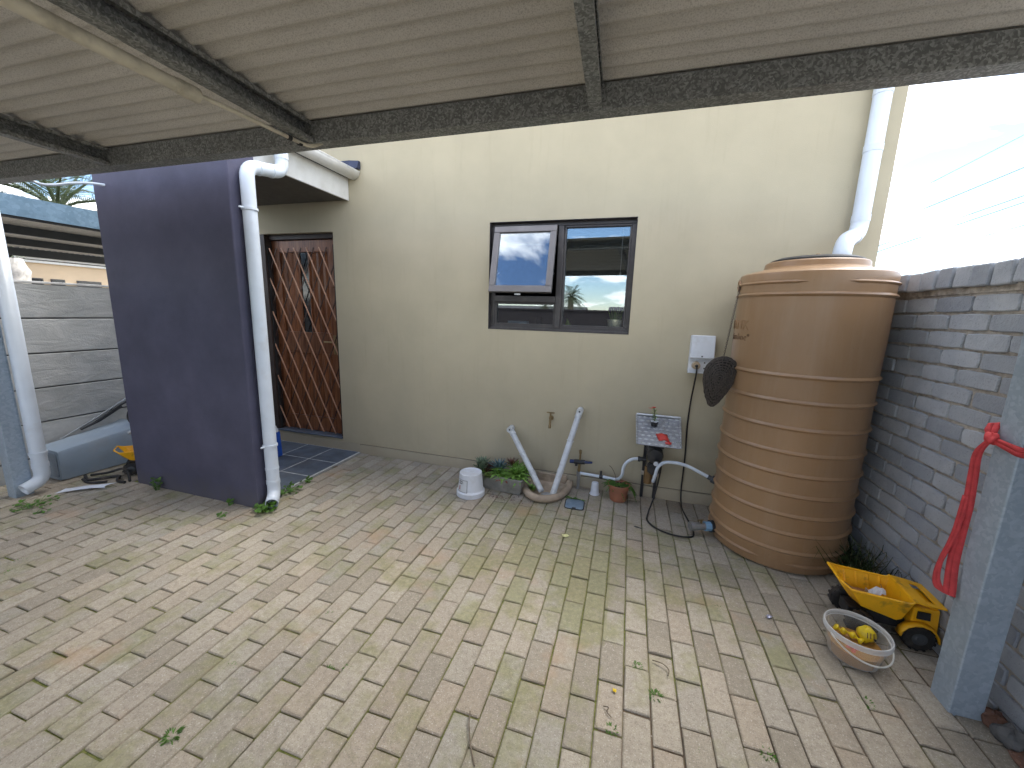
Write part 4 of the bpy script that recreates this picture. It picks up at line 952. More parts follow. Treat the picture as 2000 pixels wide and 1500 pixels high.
for q in range(4): r_ = (q+1)%4; b.f.append((tpi[q], tpi[r_], k0+r_, k0+q)); b.f.append((k0+q, k0+r_, k0+4+r_, k0+4+q))
b.build('trough', CONC, pl, bevel=.004)
b = MB(); b.add([(-L2+i,-D2+i,H2-.018),(L2-i,-D2+i,H2-.018),(L2-i,D2-i,H2-.018),(-L2+i,D2-i,H2-.018)], [(0,1,2,3)]); b.build('soil', SOIL, pl)
def rosette(b, c, n, L, w_, tilt0=.15, tilt1=1.2, curl=.15):
    for k in range(n):
        t = k/n; a = k*2.39996; e = tilt1 + (tilt0-tilt1)*t; l = L*(1 - .55*(1-t)) 
        leafblade(b, Vector(c), Vector((math.cos(a)*math.cos(e), math.sin(a)*math.cos(e), math.sin(e))), l*1.45, w_*(.6+.4*t)*1.4, curl)
def succ(name, label, mat, parts):
    b = MB()
    for (c, n, L, w_, t0, t1, cu_) in parts: rosette(b, c, n, L, w_, t0, t1, cu_)
    return tag(b.build(name, mat), label, 'plant')
succ('pale_rosette_plant', 'pale grey green rosette at the left end of the planter trough', SUCCPALE, [((-1.155,-.25,.135), 30, .085, .020, .1, 1.2, -.2), ((-1.175,-.20,.16), 24, .075, .017, .1, 1.2, -.2)])
succ('agave', 'blue grey spiky agave in the planter trough', AGAVE, [((-1.005,-.235,.155), 46, .105, .008, .25, 1.4, .02)])
succ('maroon_succulent', 'maroon brown succulent left of the blue agave in the planter', MAROON, [((-1.085,-.24,.15), 26, .07, .012, .1, 1.3, .0), ((-1.10,-.30,.13), 20, .055, .012, .1, 1.3, .0)])
succ('maroon_spike_plant', 'maroon spiky plant at the back of the planter behind the green rosettes', MAROON, [((-.900,-.20,.19), 26, .07, .008, .4, 1.4, .0)])
succ('lime_pad_plant', 'lime green round leaved succulent over the front edge of the planter', LIME, [((-1.075,-.345,.125), 12, .05, .024, .1, 1.0, .1), ((-1.045,-.35,.12), 10, .05, .024, .0, 1.0, .15)])
succ('green_rosette_plant', 'bright green leafy rosettes spilling over the middle of the planter', SUCC, [((-.99,-.30,.14), 34, .10, .013, .0, 1.3, .35), ((-.945,-.325,.13), 26, .085, .012, .0, 1.3, .4), ((-1.12,-.31,.13), 18, .06, .010, .0, 1.3, .2)])
succ('bushy_green_plant', 'bushy fresh green plant at the right end of the planter trough', SUCC, [((-.84,-.28,.145), 44, .115, .012, .0, 1.4, .25), ((-.80,-.23,.15), 34, .10, .011, .0, 1.4, .2), ((-.865,-.21,.165), 30, .10, .011, .1, 1.4, .1), ((-.79,-.31,.135), 30, .085, .011, -.2, 1.2, .4)])
b = MB()
for k in range(6): leafblade(b, Vector((-.93+U(-.05,.05),-.385+U(-.01,.01),.12)), Vector((U(-1,1),-.5,U(-.2,.3))), .028, .008, .4)
tag(b.build('red_leaves', mk_leaf('red_leaf', (.20,.04,.03), (.33,.09,.05), trans=.1)), 'few red leaves hanging over the front edge of the planter', 'leaves')
# bucket, upside down
bk = thing('bucket', 'white plastic bucket standing upside down on the paving', 'bucket', loc=(-1.175,-.478,0))
b = MB(); b.lathe([(.112,.0),(.117,.004),(.117,.042),(.110,.048),(.108,.05),(.1045,.06),(.0925,.188),(.0925,.196),(.088,.199),(.084,.194),(.080,.192),(0,.191)], (0,0,0), 48); b.build('shell', WHITEPL, bk, smooth=35)
fa2 = math.atan2(-3.318+.478, 1.175)
def onb(a, z, d=.0012): r_ = .1045 - (z-.06)*(.012/.128) + d; return (r_*math.cos(a), r_*math.sin(a), z)
def patch(b, a0, a1, z0, z1, d):
    n = 6; b.loft([[onb(a0+(a1-a0)*k/n, z0, d) for k in range(n+1)], [onb(a0+(a1-a0)*k/n, z1, d) for k in range(n+1)]], close=False)
b = MB(); A0, A1 = fa2-1.35, fa2-.28; patch(b, A0, A1, .055, .155, .0010); b.build('sticker', plain('sticker_paper', (.62,.64,.66), .6, var=.05), bk)
b = MB(); patch(b, A0, A1, .153, .156, .0017); patch(b, A0, A1, .054, .057, .0017); patch(b, A1-.035, A1, .057, .153, .0017)
for (z, a, c_) in ((.143,.20,.62),(.137,.20,.66),(.126,.22,.70),(.121,.22,.55)): patch(b, A0+a, A0+c_, z-.0018, z+.0018, .0017)
b.build('sticker_print', BLACKPL, bk)
b = MB(); patch(b, A0+.24, A0+.40, .07, .105, .0017); b.build('sticker_mark', plain('faded_red_print', (.42,.20,.2), .6), bk)
# meter lid
b = MB(); pts = []
for (sx_, sy_) in ((1,1),(-1,1),(-1,-1),(1,-1)):
    for k in range(4):
        a = {(1,1):0,(-1,1):90,(-1,-1):180,(1,-1):270}[(sx_,sy_)] + 30*k; pts.append((sx_*.045+.026*math.cos(R(a)), sy_*.050+.026*math.sin(R(a))))
ml = thing('meter_box_lid', 'worn slate blue plastic meter lid set in the paving', 'meter lid', loc=(-.318,-.372,.004), rot=(0,0,R(3)))
b.loft([[(x*1.0,y*1.0,-.01) for x,y in pts],[(x,y,.004) for x,y in pts],[(x*.93,y*.93,.008) for x,y in pts]], True, True, True); b.build('lid', SLATELID, ml, smooth=40)
b = MB(); b.loft([[(x*1.10,y*1.10,-.01) for x,y in pts],[(x*1.10,y*1.10,.003) for x,y in pts],[(x*1.01,y*1.01,.003) for x,y in pts]], True, False, False); b.build('surround', BLACKPL, ml)
b = MB(); b.box(-.015,.015,-.078,-.066,.003,.009); b.build('finger_slot', BLACKPL, ml)
b = MB()
for k in range(26): a = U(0,6.28); leafblade(b, Vector((-.33+U(-.06,.07),-.275+U(-.02,.02),0)), Vector((math.cos(a), math.sin(a), U(.2,.7))), U(.03,.055), .010, .3)
tag(b.build('weed', LEAF), 'green weed growing at the back of the blue meter lid', 'weed')
# small upturned cup
b = MB(); b.lathe([(.043,0),(.043,.006),(.037,.012),(.029,.098),(.026,.105),(0,.107)], (-.182,-.115,0), 28); tag(b.build('upturned_cup', WHITEPL, smooth=35), 'small white plastic cup upside down by the wall', 'cup')
# terracotta pot with ferny plant
pt = thing('terracotta_pot', 'terracotta coloured pot by the wall below the pump', 'pot', loc=(.012,-.150,0))
b = MB(); b.lathe([(0,0),(.062,0),(.066,.004),(.082,.112),(.089,.114),(.091,.140),(.084,.142),(.080,.125),(0,.122)], (0,0,0), 40); b.build('pot_body', TERRA, pt, smooth=35)
b = MB(); b.lathe([(.079,.124),(.04,.131),(0,.134)], (0,0,0), 24); b.build('soil', SOIL, pt, smooth=60)
b = MB()
def frond(b, p, d, L, droop, w_=.02):
    d = d.normalized(); s = d.cross(Vector((0,0,1))); s.normalize(); n = 12
    for k in range(n):
        t = (k+.5)/n; q = p + d*L*t + Vector((0,0,-droop*L*t*t)); ww = w_*(1-t*.75)
        for sg in (-1, 1): leafblade(b, q, s*sg + d*.7 + Vector((0,0,-.2)), ww*1.5, .0035, .2, n=2)
    b.tube([p + d*L*t + Vector((0,0,-droop*L*t*t)) for t in (0,.3,.6,1)], .0014, 4)
for k in range(15):
    a = U(0,6.28) if k > 8 else U(-.9,.7); frond(b, Vector((.012+U(-.04,.04),-.15+U(-.04,.04),.135)), Vector((math.cos(a), math.sin(a)-.1, U(.2,.8))), U(.07,.13), U(.5,1.1))
for k in range(9):
    a = U(2.4,3.9); frond(b, Vector((-.03+U(-.03,.03),-.15+U(-.04,.04),.135)), Vector((math.cos(a), math.sin(a), U(.2,.7))), U(.06,.11), U(.3,.7))
for k in range(10): a = U(-.8,.6); frond(b, Vector((.075,-.16+U(-.03,.03),.14)), Vector((math.cos(a), math.sin(a), U(-.1,.4))), U(.06,.09), U(.9,1.5), .024)
pp = tag(b.build('ferny_plant', LEAF), 'straggly ferny green plant in the terracotta coloured pot', 'plant')
b = MB(); b.tube(spline([(-.01,-.15,.13),(-.02,-.15,.20),(-.05,-.15,.26),(-.075,-.15,.285)], 5), .003, 5); b.tube(spline([(.01,-.14,.13),(.02,-.14,.17),(.015,-.15,.20)], 5), .003, 5); b.build('dry_stem', TRUNK, pp)

# ---------------------------------------------------------------- toy dump trucks
def toy_truck(label, loc, rot, sc=1.0, load=True):
    t = thing('toy_dump_truck', label, 'toy truck', 'yellow toy dump trucks', loc=loc, rot=rot); t.scale = (sc,)*3
    W = .105
    # open bed: outer rim, floor; tail (low x) runs up to a pointed lip
    rim = [(-.205, .255, .070), (-.165, .232, W), (.060, .222, W), (.075, .235, W)]
    flo = [(-.150, .176, .055), (-.10, .140, .072), (.035, .112, .078), (.055, .125, .078)]
    b = MB(); rings = []
    for (xr, zr, wr), (xf, zf, wf) in zip(rim, flo):
        rings.append([(xr, -wr, zr), (xf, -wf, zf), (xf, wf, zf), (xr, wr, zr)])
    b.loft(rings, close=False); n = len(b.v); x, z, w_ = flo[-1]; xr, zr, wr = rim[-1]
    b.add([(xr,-wr,zr),(x,-w_,z),(x,w_,z),(xr,wr,zr)], [(0,1,2,3)])
    b.build('dump_bed', YELLOWPL, t, solid=.007, bevel=.003)
    b = MB()
    for s in (-1, 1):
        P_ = [Vector((xr, s*wr, zr)) for xr, zr, wr in rim]; b.tube(P_, .0058, 8)
    b.tube([(-.205,-.070,.255),(-.205,.070,.255)], .0058, 8); b.build('bed_rim', YELLOWPL, t, smooth=50)
    for k in range(4):
        x = -.12 + .05*k; f = (x+.15)/.2; zf = .172 - .055*f
        for s in (-1, 1):
            b = MB(); b.tube([(x, s*(W-.008), .222), (x+.006, s*.078, zf+.006)], .006, 6); b.build('bed_rib', YELLOWPL, t, smooth=50)
    # canopy over the cab with a slot
    b = MB(); y1, y2 = .030, .066
    def can(x, y): return (x, y, .235 - (x-.075)*.10)
    xs = [.075, .130, .165, .195]
    for (xa, xb, ya, yb) in ((.075,.130,-W,W),(.130,.165,-W,-.070),(.130,.165,.070,W),(.165,.200,-W,W)):
        sh_ = lambda x: 1 - max(0, x-.13)*1.6
        b.add([can(xa, ya*sh_(xa) if abs(ya) == W else ya), can(xb, ya*sh_(xb) if abs(ya) == W else ya), can(xb, yb*sh_(xb) if abs(yb) == W else yb), can(xa, yb*sh_(xa) if abs(yb) == W else yb)], [(0,1,2,3)])
    b.build('canopy', YELLOWPL, t, solid=.007, bevel=.002)
    # cab and chassis
    b = MB(); b.hexa([(.085,-.080,.075),(.195,-.080,.075),(.195,.080,.075),(.085,.080,.075)], [(.085,-.092,.205),(.185,-.082,.205),(.185,.082,.205),(.085,.092,.205)]); b.build('cab', YELLOWPL, t, bevel=.008)
    for s in (-1, 1):
        b = MB(); b.hexa([(.100,s*.0945,.150),(.150,s*.0925,.150),(.150,s*.088,.150),(.100,s*.088,.150)], [(.100,s*.0965,.188),(.146,s*.0925,.188),(.146,s*.088,.188),(.100,s*.088,.188)]); b.build('cab_window', BLACKPL, t, fix=True)
        b = MB(); n = 8; rw = [[(.115+.072*math.cos(math.pi*k/n), y, .058+.072*math.sin(math.pi*k/n)) for k in range(n+1)] for y in (s*.078, s*.118)]; b.loft(rw, close=False); b.build('fender', YELLOWPL, t, smooth=40, solid=.006)
    b = MB(); b.box(-.14, .19, -.045, .045, .050, .105); b.build('chassis', BLACKPL, t, bevel=.006)
    for x in (-.100, .115):
        for s in (-1, 1):
            b = MB(); pr = [(0,-.019),(.034,-.019),(.046,-.021),(.056,-.019),(.060,-.012),(.060,.012),(.056,.019),(.046,.021),(.034,.019),(0,.019)]
            b.lathe(pr, (0,0,0), 28, axis='y'); wh = b.build('wheel', RUBBER, t, smooth=40, loc=(x, s*.095, .060))
            b = MB(); b.lathe([(0,s*.024),(.014,s*.024),(.018,s*.0205),(.030,s*.0200)], (0,0,0), 18, axis='y'); b.build('hub', SLATM, wh, smooth=40)
            b = MB()
            for k in range(14): q = 2*math.pi*k/14; m_ = Euler((0, q, 0)).to_matrix().to_4x4(); b.box(-.006, .006, -.018, .018, .058, .0635, m_)
            b.build('tread', RUBBER, wh)
    if load:
        b = MB(); b.loft([[(-.13+.036*i+U(-.004,.004), (-.06+.024*j)*(1+.1*i/5), .168-.042*i/5+ .008*math.sin(i*2.1+j*1.7)+U(0,.004)) for j in range(6)] for i in range(6)], close=False); b.build('sand_load', plain('damp_sand_load', (.34,.15,.05), .9, var=.3, scale=60), t, smooth=70)
    return t
toy_truck('yellow toy dump truck standing against the brick wall behind the clear tub', (1.298,-1.128,0), (0,0,R(-3)))
toy_truck('yellow toy dump truck beside the grey bin, half hidden by the dark wing wall', (-4.135,-1.035,0), (0,0,R(52)), .92, False)
b = MB(); rows = [[Vector((1.225+.028*i*.5+U(-.004,.004)+.004*j, -1.165+.017*j+U(-.003,.003), .172+.010*math.sin(i*1.9+j)+ (.022 if 0<j<3 else 0) + .006*i)) for j in range(4)] for i in range(6)]; b.loft(rows, close=False)
tag(b.build('wrapper', WHITEPL, solid=.001), 'crumpled white wrapper lying in the bed of the toy truck', 'wrapper')

# clear tub with toys in murky water
tub = thing('clear_tub', 'clear plastic tub of dirty water and yellow toys', 'tub', loc=(1.095,-1.380,0))
b = MB(); b.lathe([(0,.003),(.080,.003),(.090,.006),(.113,.122),(.1165,.124),(.1165,.130)], (0,0,0), 56); b.build('tub_wall', CLEARPL, tub, smooth=40)
b = MB(); b.lathe([(.1165,.118),(.123,.120),(.124,.135),(.1205,.143),(.117,.143),(.1155,.135)], (0,0,0), 56); b.build('tub_rim', mk_clear('tub_rim_plastic', (.74,.75,.75), .5), tub, smooth=40)
b = MB(); hpts = [(.124*math.cos(q), .124*math.sin(q), .126 - .058*math.sin((q-hq0)/(hq1-hq0)*math.pi)) for hq0, hq1 in [(R(200),R(385))] for q in [hq0+(hq1-hq0)*k/24 for k in range(25)]]
hpts = [(x*(1.02), y*1.02, z) for x, y, z in hpts]; b.tube(hpts, .0036, 8); b.build('handle', mk_clear('handle_plastic', (.76,.74,.68), .75), tub, smooth=50)
b = MB(); b.lathe([(0,.006),(.084,.006),(.098,.066),(.080,.0665),(0,.0665)], (0,0,0), 40); b.build('murky_water', MURKY, tub, smooth=40)
def lump(c, r, seed, k=.18, n=14):
    rd = random.Random(seed); b = MB(); ph = [rd.uniform(0,6) for _ in range(6)]; rings = []
    for i in range(n+1):
        th = math.pi*i/n; ring = []
        for j in range(n*2):
            q = math.pi*j/n; f = 1 + k*(math.sin(3*q+ph[0])*math.sin(2*th+ph[1]) + .6*math.sin(5*q+ph[2])*math.sin(3*th+ph[3]))
            ring.append((c[0]+r[0]*f*math.sin(th)*math.cos(q), c[1]+r[1]*f*math.sin(th)*math.sin(q), c[2]+r[2]*f*math.cos(th)))
        rings.append(ring)
    b.loft(rings, True, True, True); return b
yt = thing('round_yellow_toy', 'round lemon yellow toy with a dark dot in the clear tub', 'toy')
lump((1.150,-1.345,.100), (.036,.034,.036), 3, .10).build('toy_body', LEMONPL, yt, smooth=50)
b = MB(); b.tube([(1.166,-1.378,.102),(1.167,-1.3815,.102)], .0045, 10); b.build('toy_dot', BLACKPL, yt)
b = MB(); 
for k in range(3): b.tube([(1.136+.012*k,-1.375,.128),(1.137+.012*k,-1.380,.105)], .0018, 5)
b.build('toy_stripe', MAROON, yt)
b = MB(); b.tube(spline([(1.035,-1.325,.095),(1.055,-1.335,.085),(1.08,-1.345,.088),(1.105,-1.36,.083),(1.125,-1.375,.075)], 6), [.010+.006*math.sin(k*.9) for k in range(25)], 10); tag(b.build('yellow_toy_strip', LEMONPL, smooth=50), 'wavy lemon yellow toy strip lying in the clear tub', 'toy')
tag(lump((1.070,-1.420,.045), (.040,.035,.026), 5, .2).build('red_toy', plain('pinkish_red_toy', (.50,.085,.05), .5, var=.2), smooth=50), 'pinkish red toy in the clear tub under the handle', 'toy')
tag(lump((1.125,-1.425,.035), (.032,.030,.024), 8, .2).build('ochre_toy', LEMONPL, smooth=50), 'ochre yellow toy lying low in the clear tub', 'toy')

# broken bricks at the wall foot by the post
for (c_, r_, sd, m_, lb) in (((1.452,-1.66,.030), (.050,.040,.036), 21, plain('dark_grey_brick', (.10,.10,.10), .9, var=.3, bump=.6), 'broken grey brick lump at the wall foot behind the post'), ((1.455,-1.58,.022), (.040,.046,.028), 22, REDBRICK, 'dark red brown brick lump at the wall foot behind the post'), ((1.44,-1.74,.016), (.035,.045,.020), 23, REDBRICK, 'flat red brown brick shard at the right picture edge')):
    tag(lump(c_, r_, sd, .22, 9).build('broken_brick', m_, smooth=25), lb, 'brick')
# red strap knotted round the right post
st = thing('red_strap', 'red webbing strap knotted round the right carport post and hanging down', 'strap')
def ribbon(pts, wd, widths, name):
    P_ = spline(pts, 8); L, Rr = [], []; n = len(P_)
    W_ = []
    for k in range(n):
        f = k/(n-1)*(len(wd)-1); i = min(int(f), len(wd)-2); t = f-i
        d = (Vector(wd[i])*(1-t) + Vector(wd[i+1])*t).normalized(); ww = widths[i]*(1-t)+widths[i+1]*t; L.append(P_[k]-d*ww); Rr.append(P_[k]+d*ww)
    b = MB(); md = [(a+c)/2 + Vector((-.002,-.002,0)) for a, c in zip(L, Rr)]; b.strip(L, md); b.strip(md, Rr); return b.build(name, REDCLOTH, st, smooth=70, solid=.003)
h = Vector((.78,-.62,0))
ribbon([(1.300,-1.495,1.105),(1.290,-1.470,1.04),(1.298,-1.462,.95),(1.305,-1.462,.83),(1.304,-1.462,.70),(1.299,-1.470,.58),(1.297,-1.485,.49),(1.297,-1.490,.452)], [(.7,-.6,.25),(.8,-.6,.1),h,h,h,h,h,(.78,-.62,0)], [.009,.012,.014,.015,.016,.017,.018,.018], 'hanging_strap')
ribbon([(1.296,-1.492,.452),(1.278,-1.470,.462),(1.270,-1.455,.50),(1.272,-1.452,.57),(1.284,-1.456,.65),(1.292,-1.458,.72),(1.298,-1.458,.86)], [(.78,-.62,0),(.7,-.7,.1),(.45,-.85,.2),(.2,-.95,.1),(.3,-.9,0),(.6,-.7,0),h], [.018,.016,.012,.010,.010,.010,.011], 'strap_fold')
ribbon([(1.300,-1.500,1.100),(1.306,-1.545,1.092),(1.312,-1.590,1.085),(1.345,-1.594,1.082),(1.39,-1.594,1.087),(1.436,-1.592,1.090),(1.440,-1.53,1.095),(1.436,-1.468,1.10),(1.38,-1.466,1.11),(1.318,-1.466,1.112)], [(.1,.2,1),(.0,0,1),(0,-.2,1),(0,-.35,1),(0,-.25,1),(.0,0,1),(.2,0,1),(0,.2,1),(0,.1,1),(.1,.2,1)], [.012,.015,.018,.020,.022,.022,.022,.020,.018,.014], 'strap_band')
lump((1.299,-1.497,1.103), (.018,.021,.020), 11, .28).build('knot', REDCLOTH, st, smooth=60)
ribbon([(1.300,-1.490,1.112),(1.306,-1.478,1.135),(1.316,-1.470,1.158)], [(.8,-.5,.2),(.8,-.5,.3),(.8,-.5,.3)], [.012,.018,.016], 'strap_tail')

# grass clump between the tank and the brick wall
gcl = thing('grass_clump', 'long dark green grass clump between the tank and the brick wall', 'grass')
b = MB(); dr = MB()
for k in range(150):
    p = Vector((U(1.33,1.475), U(-.86,-.55), 0)); a = U(0, 6.28); L = U(.16,.40) if k > 25 else U(.35,.50)
    d = Vector((math.cos(a)*U(.1,.6), math.sin(a)*U(.1,.6)-.05, 1))
    q = [p + d*L*t + Vector((d.x*.5*t*t*L, d.y*.5*t*t*L - .10*L*t*t, -U(.25,.75)*L*t*t)) for t in (0,.2,.4,.6,.8,1)]
    q = [Vector((min(v.x, 1.492), v.y, max(v.z, .004))) for v in q]; s = d.cross(Vector((0,1,0))).normalized()*.0028
    w_ = [1,1,.95,.8,.5,.08]; (dr if k % 6 == 0 else b).strip([v - s*f for v, f in zip(q, w_)], [v + s*f for v, f in zip(q, w_)])
for k in range(26):
    p = Vector((U(1.30,1.44), U(-.98,-.85), 0)); a = U(0, 6.28); leafblade(b, p, Vector((math.cos(a), math.sin(a), .8)), U(.08,.17), .003, .55)
b.build('green_blades', GRASS, gcl); dr.build('dry_blades', DRYBLADE, gcl)

# ---------------------------------------------------------------- weeds in the joints
def weed(name, label, c, n, L, w_, sp, mat=LEAF, group=None, up=(.2, .9), cat='weed'):
    b = MB()
    for k in range(n):
        a = U(0, 6.28); r_ = sp*math.sqrt(U(0,1)); leafblade(b, Vector((c[0]+r_*math.cos(a), c[1]+r_*math.sin(a), -.003)), Vector((math.cos(a)*.9, math.sin(a)*.9, U(*up))), L*U(.5,1.1), w_, U(.1,.5), n=4)
    return tag(b.build(name, mat), label, cat, group)
def herb(label, c, n, sp, h_, lr=.017):
    t = thing('leafy_weed', label, 'weed'); b = MB(); s_ = MB()
    for k in range(n):
        a = U(0, 6.28); r_ = sp*math.sqrt(U(0,1)); p = Vector((c[0]+r_*math.cos(a), c[1]+r_*math.sin(a), U(.2,1)*h_)); q = Vector((c[0]+r_*.4*math.cos(a), c[1]+r_*.4*math.sin(a), -.003))
        s_.tube([q, p], .0012, 4); r2 = lr*U(.6,1.2); tl = Vector((U(-.5,.5), U(-.8,.1), 1)).normalized(); u = tl.cross(Vector((1,0,0))).normalized(); v = tl.cross(u); m_ = []
        for j in range(9):
            an = 2*math.pi*j/9; rr = r2*(1 + .16*math.cos(3*an)); m_.append(p + (u*math.cos(an)+v*math.sin(an))*rr - tl*.15*rr)
        b.add([p]+m_, [(0, 1+j, 1+(j+1)%9) for j in range(9)])
    b.build('leaves', LEAF, t); s_.build('stems', LEAF, t); return t
herb('bright green leafy weed under the outlet of the porch downpipe', (-2.50,-1.27), 46, .075, .07, .018)
herb('low leafy weed creeping along the porch floor edge', (-2.585,-.96), 34, .09, .05, .014)
herb('small leafy weed at the porch floor edge nearer the door', (-2.60,-.78), 16, .05, .04, .013)
herb('leafy weed at the left foot of the dark wing wall', (-3.60,-1.29), 20, .035, .10, .014)
herb('tiny leafy weed at the right foot of the dark wing wall', (-2.82,-1.285), 9, .025, .06, .011)
herb('flat green weed patch on the paving below the left downpipe', (-4.13,-1.76), 46, .12, .03, .012)
herb('small weed in the paving between the left downpipe and the wing wall', (-3.93,-1.80), 10, .04, .02, .010)
herb('tiny weed in the paving in front of the porch downpipe', (-2.72,-1.42), 12, .04, .02, .009)
TUFTS = [(-1.107, -2.19, 1.0, 'bigger of a close pair of grass tufts left of centre in the foreground'),
  (-1.04, -2.155, 0.6, 'smaller of a close pair of grass tufts left of centre in the foreground'),
  (-1.506, -2.302, 0.8, 'grass tuft between the bushy bottom left tuft and the close pair'),
  (-1.44, -2.569, 1.5, 'largest bushy grass tuft near the bottom left corner'),
  (0.147, -1.749, 0.9, 'grass tuft in the paver joint beside the dry forked sprig'),
  (0.214, -1.869, 1.2, 'spreading grass tuft in the joint below the dry forked sprig'),
  (0.582, -1.977, 1.0, 'grass tuft at the bottom picture edge right of centre'),
  (1.029, -1.628, 1.1, 'grass tuft in the joint in front of the clear tub'),
  (0.56, -1.24, 0.7, 'tiny grass tuft in the mid yard left of the foil scrap'),
  (-0.681, -0.782, 0.6, 'tiny grass tuft in the joint in front of the drain gully'),
  (-3.304, -2.168, 0.9, 'upper of two grass tufts at the left picture edge'),
  (-3.214, -2.243, 0.9, 'lower of two grass tufts at the left picture edge'),
  (0.05, -2.06, 0.9, 'grass tuft just below the short curled twig'),
  (0.335, -2.04, 0.7, 'small grass tuft right of the short curled twig'),
  (-2.05, -1.62, 0.5, 'faint grass tuft in the paving between wing wall and foreground'),
  (-1.33, -1.93, 0.5, 'faint grass tuft in the paving above the close pair of tufts')]
for (x, y, s, lb) in TUFTS:
    weed('grass_tuft', lb, (x, y), int(34*s)+14, .011*s+.008, .0020, .014*s+.005, group='grass tufts in the paver joints', cat='grass')

# ---------------------------------------------------------------- litter
def bit(name, label, mat, c, rz, sx_, sy_, sz, cat='litter', group=None):
    b = MB(); rows = [[Vector(((i/4-.5)*sx_ + U(-.1,.1)*sx_, (j/3-.5)*sy_ + U(-.1,.1)*sy_, sz*(.35+U(0,1)*.65))) for j in range(4)] for i in range(5)]; b.loft(rows, close=False)
    o = b.build(name, mat, solid=.0012, loc=(c[0], c[1], .001), rot=(0,0,rz)); return tag(o, label, cat, group)
bit('white_petal', 'pale yellow white petal lying on the pavers in mid yard', plain('petal', (.62,.60,.30), .6), (-.315,-.85), .4, .045, .030, .012)
bit('foil_scrap', 'small crumpled foil scrap on the brown stained pavers', plain('foil', (.45,.46,.58), .3, .5, var=.4, scale=90), (.80,-1.245), .6, .032, .020, .018)
bit('white_plastic_shard', 'white plastic shard on the paving in front of the grey bin', WHITEPL, (-4.12,-1.475), .65, .30, .075, .020)
bit('dark_twig_piece', 'short black plastic piece on the pavers below the pump', BLACKPL, (.165,-.565), -.25, .052, .012, .008)
bit('yellow_flower', 'tiny yellow flower head lying by a grass tuft', plain('flower', (.7,.5,.02), .6), (.055,-1.905), 0, .014, .012, .010)
bit('dry_leaf', 'curled dry leaf on the pavers beside the wall of the porch', plain('dry_leaf', (.20,.13,.07), .8), (-2.60,-.42), .7, .05, .02, .012)
def twig(label, pts, r_): b = MB(); b.tube(spline(pts, 5), r_, 6); return tag(b.build('twig', TRUNK, smooth=50), label, 'twig')
twig('thin brown twig lying across the pavers at the bottom of the picture', [(-.47,-2.165,.006),(-.455,-2.21,.009),(-.425,-2.27,.007),(-.385,-2.33,.006)], .0028)
twig('short curled twig on a paver in the foreground', [(.015,-1.985,.006),(.035,-1.99,.012),(.030,-2.005,.008),(.048,-2.02,.006)], .0022)
twig('dry forked sprig lying on a paver joint near the grass tufts', [(.21,-1.705,.006),(.25,-1.715,.012),(.275,-1.735,.008),(.27,-1.765,.006)], .0024)
b = MB()
for k in range(160):
    x, y = U(-4.2, 1.25), U(-2.6, -.25)
    if k < 60: x, y = random.gauss(-.45,.22), random.gauss(-.95,.2)
    if x < -2.55 and y > -1.3: continue
    r_ = U(.0012,.0032); b.lathe([(0,r_*.9),(r_,r_*.3),(0,-r_*.3)], (x, y, .001), 5)
stuff(b.build('grit', plain('pale_grit', (.55,.52,.46), .8)), 'scattered pale grit on the pavers', 'grit')
b = MB()
for k in range(60):
    p = Vector((random.gauss(-.90,.12), random.gauss(-.44,.035), .002)); a = U(0,6.28); leafblade(b, p, Vector((math.cos(a), math.sin(a), .15)), U(.012,.028), .004, .1, n=2)
stuff(b.build('leaf_litter', MAROON), 'fallen brown leaf litter in front of the planter trough', 'leaf litter')

# ---------------------------------------------------------------- clutter on the left
bin_ = thing('grey_bin', 'blue grey plastic bin lying on its side against the fence', 'bin')
def bsec(y, xa, xb, za, zb, c=.03):
    return [(xa+c,y,za),(xb-c,y,za),(xb-c*.3,y,za+c*.3),(xb,y,za+c),(xb,y,zb-c),(xb-c*.3,y,zb-c*.3),(xb-c,y,zb),(xa+c,y,zb),(xa+c*.3,y,zb-c*.3),(xa,y,zb-c),(xa,y,za+c),(xa+c*.3,y,za+c*.3)]
b = MB(); b.loft([bsec(-1.445,-4.765,-4.475,.006,.262), bsec(-1.425,-4.772,-4.468,.002,.272), bsec(-.90,-4.795,-4.435,.004,.345), bsec(-.86,-4.80,-4.42,.004,.36), bsec(-.835,-4.80,-4.42,.004,.36)], True, True, True); b.build('bin_body', BINGREY, bin_, smooth=35)
b = MB(); b.loft([bsec(-1.452,-4.740,-4.500,.03,.238,.02), bsec(-1.446,-4.740,-4.500,.03,.238,.02)], True, True, True); b.build('base_panel', plain('bin_base', (.24,.28,.33), .6, bump=.6, bscale=60), bin_)
tr = thing('folded_trolley', 'black wheel and bent metal tubes of a folded trolley behind the bin', 'trolley')
b = MB(); b.lathe([(.06,-.02),(.115,-.026),(.13,-.02),(.135,0),(.13,.02),(.115,.026),(.06,.02)], (0,0,0), 36, axis='x'); b.build('wheel', RUBBER, tr, smooth=40, loc=(-4.52,-.79,.42))
b = MB(); b.tube([(-4.775,-1.29,.285),(-4.76,-1.05,.41),(-4.72,-.79,.575),(-4.68,-.55,.72)], .009, 10); b.build('handle_tube', STEEL, tr, smooth=50)
b = MB(); b.tube([(-4.74,-1.16,.345),(-4.735,-1.02,.395),(-4.70,-.86,.50)], .011, 10); b.tube([(-4.74,-1.07,.375),(-4.70,-.86,.52),(-4.66,-.62,.63)], .010, 10); b.build('black_tube', BLACKPL, tr, smooth=50)
b = MB(); b.tube([(-4.36,-1.02,.31),(-4.30,-.90,.40)], .016, 10); b.build('grey_tube', STEEL, tr, smooth=50)
